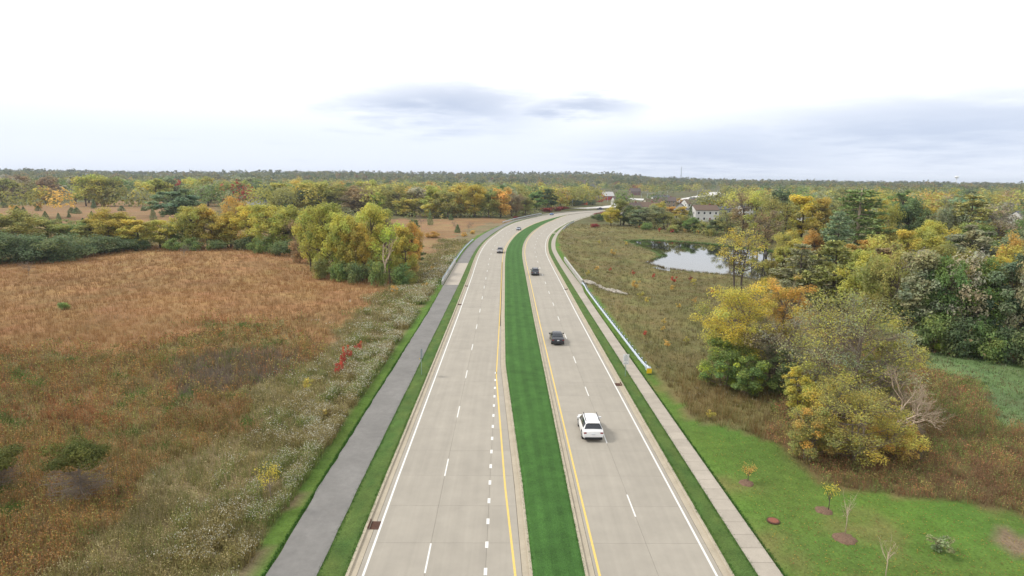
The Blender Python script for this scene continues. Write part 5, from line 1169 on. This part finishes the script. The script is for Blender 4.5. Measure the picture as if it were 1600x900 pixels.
# ---------------------------------------------------------------- far woods: one mass to the horizon
def far_forest():
    rng = np.random.default_rng(77); Vs, Cs = [], []; pal = [(LC[k], w_) for k, w_ in (('dark green', 3.4), ('red', .12), ('green', 3.2), ('grey-green', 2), ('olive green', 4), ('brown', 1.1), ('yellow green', 3.4), ('golden yellow', 2.0), ('orange', .8))]
    pc = np.array([p[0] for p in pal]); pw = np.array([p[1] for p in pal]); pw /= pw.sum()
    bands = ((400, 700, 1150, 150, 1.3), (700, 1200, 2000, 66, 2.0), (1200, 2200, 3200, 27, 3.4), (2200, 5200, 5000, 10, 5.8))
    clear = [PX((915, 324), (925, 305), (960, 305), (1060, 309), (1110, 303), (1126, 302.5), (1136, 330), (1060, 334), (1000, 330)), PX((300, 336), (300, 308), (0, 312), (-300, 316), (-300, 345))]
    for a, b, n, m, leaf in bands:
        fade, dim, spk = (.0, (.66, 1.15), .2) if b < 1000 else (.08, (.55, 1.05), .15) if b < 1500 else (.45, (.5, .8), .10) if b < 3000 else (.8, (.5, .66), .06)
        r = np.sqrt(rng.uniform(a * a, b * b, n)); th = rng.uniform(-.80, .80, n); x, y = r * np.sin(th), r * np.cos(th)
        S, O = road_so(x, y); keep = ~((O > -26) & (O < 28) & (S < 600))
        for c in clear: keep &= ~inpoly(x, y, c)
        for h_ in HOUSES: keep &= ~((abs(x - h_.location.x) < 15) & (y - h_.location.y < 12) & (y - h_.location.y > -np.where(h_.location.y > 900, 230, 70)))
        tk = np.array(TAKEN)
        if a < 700: keep &= ((x[:, None] - tk[:, 0]) ** 2 + (y[:, None] - tk[:, 1]) ** 2).min(1) > 40
        x, y = x[keep], y[keep]; z = height(x, y); n = len(x); h = rng.uniform(10, 16, n) + 8 * fbm(x / 90, y / 90, 93); R = rng.uniform(5.0, 10.0, n)
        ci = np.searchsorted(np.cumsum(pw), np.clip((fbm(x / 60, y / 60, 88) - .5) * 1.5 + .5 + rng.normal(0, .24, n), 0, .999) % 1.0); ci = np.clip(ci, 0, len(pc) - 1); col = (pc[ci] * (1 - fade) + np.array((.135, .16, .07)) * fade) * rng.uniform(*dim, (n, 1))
        d = unit(rng.normal(size=(n, m, 3))); d[..., 2] = np.where(d[..., 2] < -.3, -d[..., 2], d[..., 2]); lump = .75 + .45 * vnoise(d[..., 0] * 2 + np.arange(n)[:, None] * 1.3, d[..., 1] * 2 + d[..., 2], 3)
        rho = rng.uniform(.55, 1, (n, m)) * lump; P = np.stack([x[:, None] + d[..., 0] * rho * R[:, None], y[:, None] + d[..., 1] * rho * R[:, None], z[:, None] + h[:, None] * .50 + d[..., 2] * rho * h[:, None] * .50], -1).reshape(-1, 3)
        Nr = unit(d.reshape(-1, 3) * .8 + (0, 0, .5) + rng.normal(size=(n * m, 3)) * .4); V, F = leaf_quads(P, Nr, leaf * 1.25, rng, .75)
        c = np.repeat(np.repeat(col, m, axis=0) * rng.uniform(1 - spk, 1 + spk, (n * m, 1)), 4, axis=0); Vs.append(V); Cs.append(c)
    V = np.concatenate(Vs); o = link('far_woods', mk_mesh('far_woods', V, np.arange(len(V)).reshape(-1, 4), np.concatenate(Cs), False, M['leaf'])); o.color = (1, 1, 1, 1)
    tag(o, 'mixed autumn woods running unbroken to the horizon', 'woods', kind='stuff')
far_forest()

def undergrowth():
    """saplings and bushes nobody could count, filling the floor of the woods"""
    rng = np.random.default_rng(79); Vs, Cs = [], []
    zones_ = ((PX((-150, 330), (60, 322), (200, 322), (330, 326), (430, 334), (560, 338), (700, 342), (830, 338), (900, 324), (930, 310), (900, 301), (430, 300), (-150, 300)), 5200, 1.1, (2.0, 4.5)),
              (PX((985, 356), (1140, 372), (1210, 380), (1240, 350), (1200, 318), (1000, 326)), 900, .8, (1.5, 3.5)),
              (PX((1200, 452), (1330, 470), (1440, 546), (1660, 568), (1760, 470), (1760, 312), (1400, 308), (1200, 312)), 5200, .6, (1.5, 4.0)),
              (PX((-140, 412), (20, 408), (200, 390), (300, 387), (470, 397), (490, 424), (640, 440), (650, 418), (500, 385), (300, 372), (-140, 378)), 1500, .5, (1.0, 3.0)))
    pc = np.array([LC[k] for k in ('olive green', 'dark green', 'green', 'brown', 'grey-green', 'yellow green')])
    for poly, n, leaf, hr in zones_:
        a = np.array(poly); y = 1 / rng.uniform(1 / a[:, 1].max(), 1 / a[:, 1].min(), n * 3); x = rng.uniform(a[:, 0].min(), a[:, 0].max(), n * 3); k = inpoly(x, y, poly); x, y = x[k], y[k]
        S, O = road_so(x, y); k = ~((O > -22) & (O < 24) & (S < 600)); k &= ~inpoly(x, y, Z_BACKF) & ~inpoly(x, y, Z_BACKF2) & ~inpoly(x, y, Z_RUST)
        for h_ in HOUSES: k &= ~((abs(x - h_.location.x) < 9) & (abs(y - h_.location.y + 8) < 16))
        x, y = x[k][:n], y[k][:n]; m = 11; n_ = len(x); z = height(x, y); h = rng.uniform(*hr, n_); d = rng.normal(size=(n_, m, 3)) * np.stack([h, h, h * 0], -1)[:, None] * .42
        P = np.stack([x[:, None] + d[..., 0], y[:, None] + d[..., 1], z[:, None] + h[:, None] * rng.uniform(.05, 1, (n_, m))], -1).reshape(-1, 3); V, F = leaf_quads(P, unit(rng.normal(size=P.shape) * .7 + (0, -.1, .7)), leaf, rng, .7)
        c = pc[rng.integers(0, len(pc), n_)] * rng.uniform(.7, 1.1, (n_, 1)); Vs.append(V); Cs.append(np.repeat(np.repeat(c, m, axis=0) * rng.uniform(.75, 1.25, (n_ * m, 1)), 4, axis=0))
    V = np.concatenate(Vs); o = link('undergrowth', mk_mesh('undergrowth', V, np.arange(len(V)).reshape(-1, 4), np.concatenate(Cs), False, M['leaf'])); tag(o, 'tangled bushes and saplings filling the floor of the woods', 'undergrowth', kind='stuff')
undergrowth()
# ---------------------------------------------------------------- prairie: tall grasses and forbs
def visible(x, y, m=1.22): return (np.abs(x) < (y * math.cos(PITCH) + 4) * .8205 * m + 3) & (y > 24)
def sample(n, x0, x1, y0, y1, rng):
    # even on the picture, not on the ground: more plants where they are near
    u = rng.uniform(0, 1, n); y = 1 / (1 / y0 + u * (1 / y1 - 1 / y0)); x = rng.uniform(x0, x1, n); k = visible(x, y); return x[k], y[k]
def blades(x, y, h, col, k, wd, rng, lean=.35, spread=.22, tipc=1.25, var=.2):
    n = len(x); z = height(x, y); a = rng.uniform(0, 6.283, (n, k)); r = rng.uniform(0, 1, (n, k)) ** .5 * (spread if np.ndim(spread) == 0 else np.asarray(spread)[:, None])
    bx, by = x[:, None] + r * np.cos(a), y[:, None] + r * np.sin(a); bz = np.broadcast_to(z[:, None] - .05, (n, k)); hh = h[:, None] * rng.uniform(.6, 1.15, (n, k)); ln = hh * lean * rng.uniform(.1, 1, (n, k))
    t = rng.uniform(0, 6.283, (n, k)); w_ = (wd if np.ndim(wd) == 0 else np.asarray(wd)[:, None]) * rng.uniform(.6, 1.3, (n, k)) / 2
    V = np.stack([np.stack([bx + w_ * np.cos(t), by + w_ * np.sin(t), bz], -1), np.stack([bx - w_ * np.cos(t), by - w_ * np.sin(t), bz], -1), np.stack([bx + ln * np.cos(a), by + ln * np.sin(a), bz + hh], -1)], 2)
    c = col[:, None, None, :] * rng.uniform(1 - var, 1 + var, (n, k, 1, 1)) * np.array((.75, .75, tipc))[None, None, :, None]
    return V.reshape(-1, 3), np.broadcast_to(c, (n, k, 3, 3)).reshape(-1, 3)
def spray(x, y, h, col, k, size, rng, spread=.3, zlo=.25):
    n = len(x); z = height(x, y); d = rng.normal(size=(n, k, 2)) * (spread if np.ndim(spread) == 0 else np.asarray(spread)[:, None, None]) * .6
    P = np.stack([x[:, None] + d[..., 0], y[:, None] + d[..., 1], z[:, None] + h[:, None] * rng.uniform(zlo, 1.05, (n, k))], -1).reshape(-1, 3)
    sz = np.repeat(np.broadcast_to(size, (n,)), k); V, F = leaf_quads(P, unit(rng.normal(size=P.shape) + (0, 0, .6)), sz, rng, .6)
    c = np.repeat(np.repeat(col, k, axis=0) * rng.uniform(.7, 1.3, (n * k, 1)), 4, axis=0); return V, c
def stuff(name, tri, quad, label, cat):
    V = np.concatenate([v for v, _ in tri] + [v for v, _ in quad]); c = np.concatenate([c for _, c in tri] + [c for _, c in quad]); nt_ = sum(len(v) for v, _ in tri)
    F = []
    if nt_: F.append(np.arange(nt_).reshape(-1, 3))
    if len(V) > nt_: F.append(np.arange(nt_, len(V)).reshape(-1, 4))
    tag(link(name, mk_mesh(name, V, F, c, False, M['grass'])), label, cat, kind='stuff')
def pick(pal, x, y, seed, rng, sc=6.0, mixr=.3):
    pal = np.array(pal); v = fbm(x / sc, y / sc, seed) ; v = (v - .25) / .5 + rng.normal(0, mixr * .5, len(x)); i = np.clip((v * len(pal)).astype(int), 0, len(pal) - 1); return pal[i]
rng = np.random.default_rng(91)
RUSTP = [(.33, .19, .082), (.315, .178, .075), (.35, .212, .10), (.30, .17, .07), (.335, .22, .11)]
MIXP = [(0.196, 0.166, 0.058), (0.313, 0.166, 0.069), (0.225, 0.147, 0.069), (0.371, 0.205, 0.069), (0.255, 0.244, 0.069), (0.166, 0.108, 0.058), (0.332, 0.274, 0.097), (0.293, 0.138, 0.058)]
TANP = [(.20, .21, .07), (.36, .29, .12), (0.379, 0.314, 0.160), (0.291, 0.248, 0.110), (0.218, 0.204, 0.073), (0.437, 0.364, 0.204), (0.248, 0.218, 0.081)]
PRAP = [(.175, .15, .06), (.23, .20, .095), (.125, .135, .045), (.20, .135, .062), (.29, .26, .15), (.13, .15, .05), (.185, .155, .065)]
BRUP = [(.17, .215, .06), (.27, .135, .07), (.20, .125, .07), (.29, .235, .08), (.15, .19, .06), (.33, .16, .08), (.22, .21, .07), (.18, .105, .06)]
def zone_split(n, x0, x1, y0, y1):
    x, y = sample(n, x0, x1, y0, y1, rng); S, O = road_so(x, y)
    wx = x + (fbm(x / 7, y / 7, 21) - 0.5) * 9; wy = y + (fbm(x / 7, y / 7, 22) - 0.5) * 12; return x, y, S, O, wx, wy
def dscale(y, a=45.): return np.maximum(1.0, y / a)          # farther plants stand for bigger tufts
def left_prairie():
    x, y, S, O, wx, wy = zone_split(135000, -190, -14, 26, 235)
    rust = inpoly(wx + rng.normal(0, 2.2, len(x)), wy + rng.normal(0, 3.5, len(x)), Z_RUST); pur = inpoly(wx + rng.normal(0, 1.2, len(x)), wy + rng.normal(0, 2, len(x)), Z_PURPLE) & ~rust & (rng.random(len(x)) < .7)
    edge = -24 + 10 * (fbm(x / 9, y / 9, 31) - .5); tan = (O > edge) & (O < -15.2)
    k = rust & (O < edge); xx, yy = x[k], y[k]; ds = dscale(yy, 105); n = len(xx)
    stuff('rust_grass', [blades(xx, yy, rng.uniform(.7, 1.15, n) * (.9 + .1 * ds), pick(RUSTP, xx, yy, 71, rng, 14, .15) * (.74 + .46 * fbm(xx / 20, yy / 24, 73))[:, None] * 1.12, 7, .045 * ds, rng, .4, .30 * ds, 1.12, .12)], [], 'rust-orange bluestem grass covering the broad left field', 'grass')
    k = ~rust & ~tan & (O < -15.2) & ~pur & (y < 140); xx, yy = x[k], y[k]; ds = dscale(yy); n = len(xx); h = rng.uniform(.6, 1.2, n) * (.8 + .5 * fbm(xx / 3, yy / 3, 75)); c = pick(MIXP, xx, yy, 74, rng, 4.6, .5) * (.55 + .5 * fbm(xx / 1.4, yy / 1.8, 174, 3) + .42 * fbm(xx / 7, yy / 9, 274))[:, None]
    grn = fbm(xx / 2.6, yy / 2.6, 76) > .66; c[grn] = np.array((.10, .15, .035)); pale = (fbm(xx / 4, yy / 2, 79) > .735); c[pale] = (.26, .25, .11); h[pale | grn] *= .75
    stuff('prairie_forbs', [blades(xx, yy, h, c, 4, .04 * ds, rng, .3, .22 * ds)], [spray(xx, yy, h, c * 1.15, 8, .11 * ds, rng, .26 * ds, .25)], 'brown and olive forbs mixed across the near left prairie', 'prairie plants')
    k = pur; xx, yy = x[k], y[k]; n = len(xx); ds = dscale(yy)
    stuff('purple_brush', [blades(xx, yy, rng.uniform(1.0, 1.7, n), pick([(.20, .155, .12), (.23, .17, .125), (.18, .14, .09), (.19, .17, .07)], xx, yy, 77, rng, 2.5, .6), 7, .03 * ds, rng, .45, .35 * ds)], [], 'purplish grey leafless brush patch amid the left prairie', 'brush')
    k = tan & (S < 320); xx, yy = x[k], y[k]; n = len(xx); ds = dscale(yy); h = rng.uniform(.5, 1.1, n); c = pick(TANP, xx, yy, 78, rng, 2.2, .8) * (.55 + .9 * fbm(xx / 1.3, yy / 1.8, 178, 3))[:, None]
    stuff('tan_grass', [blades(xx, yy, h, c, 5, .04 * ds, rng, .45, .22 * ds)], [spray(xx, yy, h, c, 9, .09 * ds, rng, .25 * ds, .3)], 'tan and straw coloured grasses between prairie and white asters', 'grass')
left_prairie()
def asters():
    s = rng.uniform(22, 190, 13500); s = 22 + (s - 22) * rng.uniform(.35, 1, len(s)); o = -15.0 - rng.gamma(1.5, 1.7, len(s)); p = rp(s, o); x, y = p[:, 0], p[:, 1]; k = visible(x, y) & (fbm(x / 1.7, y / 2.3, 81) + .22 * fbm(x / 9, y / 9, 82) > .64 - .08 * (o > -16.3)); x, y = x[k], y[k]; n = len(x); ds = dscale(y, 42); h = rng.uniform(.6, 1.15, n)
    stem = np.where(fbm(x / 2.4, y / 3, 181)[:, None] > .52, np.array((.19, .24, .065)), np.array((.27, .215, .085))) * rng.uniform(.7, 1.3, (n, 1)); wh = np.where(rng.random((n, 1)) < .40, np.array((.62, .60, .50)), np.array((.36, .32, .15))) * rng.uniform(.75, 1.15, (n, 1))
    stuff('white_asters', [blades(x, y, h, stem, 6, .045 * ds, rng, .4, .25 * ds)], [spray(x, y, h, stem * 1.15, 6, .09 * ds, rng, .3 * ds, .15), spray(x, y, h, wh, 9, .075 * ds, rng, .32 * ds, .72)], 'white flowering asters lining the grassy edge of the path', 'flowers')
asters()
def right_prairie():
    x, y, S, O, wx, wy = zone_split(122000, 14, 200, 28, 330)
    lawn = inpoly(x + (wx - x) * .14, y + (wy - y) * .14, Z_LAWN_R); mead = inpoly(x + (wx - x) * .8, y + (wy - y) * .9, Z_MEADOW); pd = polydist(x, y, pond_poly)
    base = (O > 18.6) & ~lawn & (pd > .6)
    k = base & ~mead & (x < 24 + .5 * (y - 55)) & (y > 45); xx, yy = x[k], y[k]; n = len(xx); ds = dscale(yy, 85); h = rng.uniform(.35, .8, n) * (.7 + .6 * fbm(xx / 5, yy / 5, 83)); h[yy < 72] *= 1.35; c = pick(PRAP, xx, yy, 84, rng, 3.0, .8) * (.7 + .6 * fbm(xx / 2.2, yy / 2.8, 184, 3))[:, None]
    c[yy < 74] *= np.array((1.15, 1.0, .9)); white = (rng.random(n) < .035) & (fbm(xx / 4, yy / 4, 85) > .5)
    tb = [blades(xx, yy, h, c, 6, .045 * ds, rng, .5, .26 * ds)]; qs = [spray(xx, yy, h, c, 4, .085 * ds, rng, .3 * ds, .3)]
    if white.any(): qs.append(spray(xx[white], yy[white], h[white], np.ones((white.sum(), 3)) * np.array((.42, .41, .36)), 9, .07 * ds[white], rng, .4 * ds[white], .7))
    stuff('prairie_grass', tb, qs, 'olive and straw prairie grass between the guardrail and pond', 'grass')
    k = base & ~mead & ~((x < 24 + .5 * (y - 55)) & (y > 45)) & (y < 100); xx, yy = x[k], y[k]; n = len(xx); ds = dscale(yy); h = rng.uniform(.5, 1.15, n); c = pick(BRUP, xx, yy, 86, rng, 3.6, .6) * 1.15 * (.62 + .76 * fbm(xx / 1.6, yy / 2, 186, 3))[:, None]
    stuff('brush', [blades(xx, yy, h, c, 4, .04 * ds, rng, .5, .25 * ds)], [spray(xx, yy, h, c * 1.1, 11, .10 * ds, rng, .3 * ds, .3)], 'reddish brown and olive brush behind the mown lawn', 'brush')
    k = mead & (rng.random(len(x)) < .8); xx, yy = x[k], y[k]; n = len(xx); ds = dscale(yy); h = rng.uniform(.2, .5, n); c = pick([(.13, .20, .07), (.17, .25, .10), (.11, .17, .06), (.24, .28, .16), (.15, .13, .06)], xx, yy, 87, rng, 3, .9)
    stuff('meadow_weeds', [blades(xx, yy, h, c, 6, .05 * ds, rng, .6, .26 * ds)], [], 'pale green weeds in the clearing by the right wood', 'weeds')
    # shore reeds
    a = np.array(pond_poly + [pond_poly[0]]); P, W = [], []
    for p, q in zip(a[:-1], a[1:]):
        m = int(np.hypot(*(q - p)) * 5); t = rng.random((m, 1)); P.append(p + (q - p) * t + rng.normal(0, .5, (m, 2)))
    P = np.concatenate(P); n = len(P); g = P[:, 1] > 195
    stuff('shore_reeds', [blades(P[:, 0], P[:, 1], rng.uniform(.3, .7, n), np.where(g[:, None], (.09, .14, .035), (.17, .13, .055)) * rng.uniform(.8, 1.2, (n, 1)), 7, .12, rng, .4, .4)], [], 'green and straw reeds fringing the pond shore', 'reeds')
right_prairie()
def lawn_leaves():
    n = 5200; x, y = sample(n * 6, 16.8, 60, 30, 66, rng); k = inpoly(x, y, Z_LAWN_R); x, y = x[k][:n], y[k][:n]; z = height(x, y) + .03; m = len(x)
    V, F = leaf_quads(np.stack([x, y, z], -1), unit(rng.normal(size=(m, 3)) * .3 + (0, 0, 1)), .09, rng); c = np.repeat(np.array([(.34, .26, .05), (.22, .12, .05), (.15, .16, .05)])[rng.integers(0, 3, m)], 4, axis=0)
    tag(link('fallen_leaves', mk_mesh('fallen_leaves', V, F, c, False, M['grass'])), 'fallen yellow and brown leaves strewn over the mown lawn', 'leaves', kind='stuff')
lawn_leaves()
def lawn_tufts():
    # ragged grass along the edges of path, kerbs and sidewalk
    tb = []
    for off, a, b, n in ((lambda s: o_pl(s) - .12, 20, 130, 5000), (lambda s: o_pr(s) + .05, 20, 130, 3500), (lambda s: o_lk(s) - .06, 20, 130, 3000), (lambda s: o_rk(s) + .06, 20, 130, 3000), (lambda s: o_swl(s) - .04, 20, 130, 3500), (lambda s: o_swr(s) + .08, 20, 130, 5000), (lambda s: o_ml(s) + .05, 20, 120, 2500), (lambda s: o_mr(s) - .05, 20, 120, 2500)):
        s = rng.uniform(a, b, n); s = a + (s - a) * rng.uniform(.3, 1, n); p = rp(s, off(s) + rng.normal(0, .07, n)); V, c = blades(p[:, 0], p[:, 1], rng.uniform(.06, .14, n), np.array((.055, .14, .026)) * rng.uniform(.7, 1.3, (n, 1)), 3, .04, rng, .8, .08)
        z = height(p[:, 0], p[:, 1]); V[:, 2] += np.repeat(.15 - z, 9); tb.append((V, c))
    stuff('edge_grass', tb, [], 'ragged grass tufts along the kerb and path edges', 'grass')
lawn_tufts()

# ---------------------------------------------------------------- haze
def haze():
    m = bpy.data.materials.new('thin_haze'); m.use_nodes = True; N = m.node_tree.nodes; N.clear(); out = N.new('ShaderNodeOutputMaterial'); v = N.new('ShaderNodeVolumePrincipled')
    v.inputs['Color'].default_value = (.80, .88, 1.0, 1); v.inputs['Density'].default_value = HAZE_DENSITY; v.inputs['Anisotropy'].default_value = 0.2
    m.node_tree.links.new(v.outputs[0], out.inputs['Volume'])
    b = MB(); b.box(-7600, 7600, -1000, 9600, -4, 82); tag(b.build('haze', m), 'thin bluish haze lying over the far woods', 'haze', kind='stuff')
if HAZE_DENSITY > 0: haze()
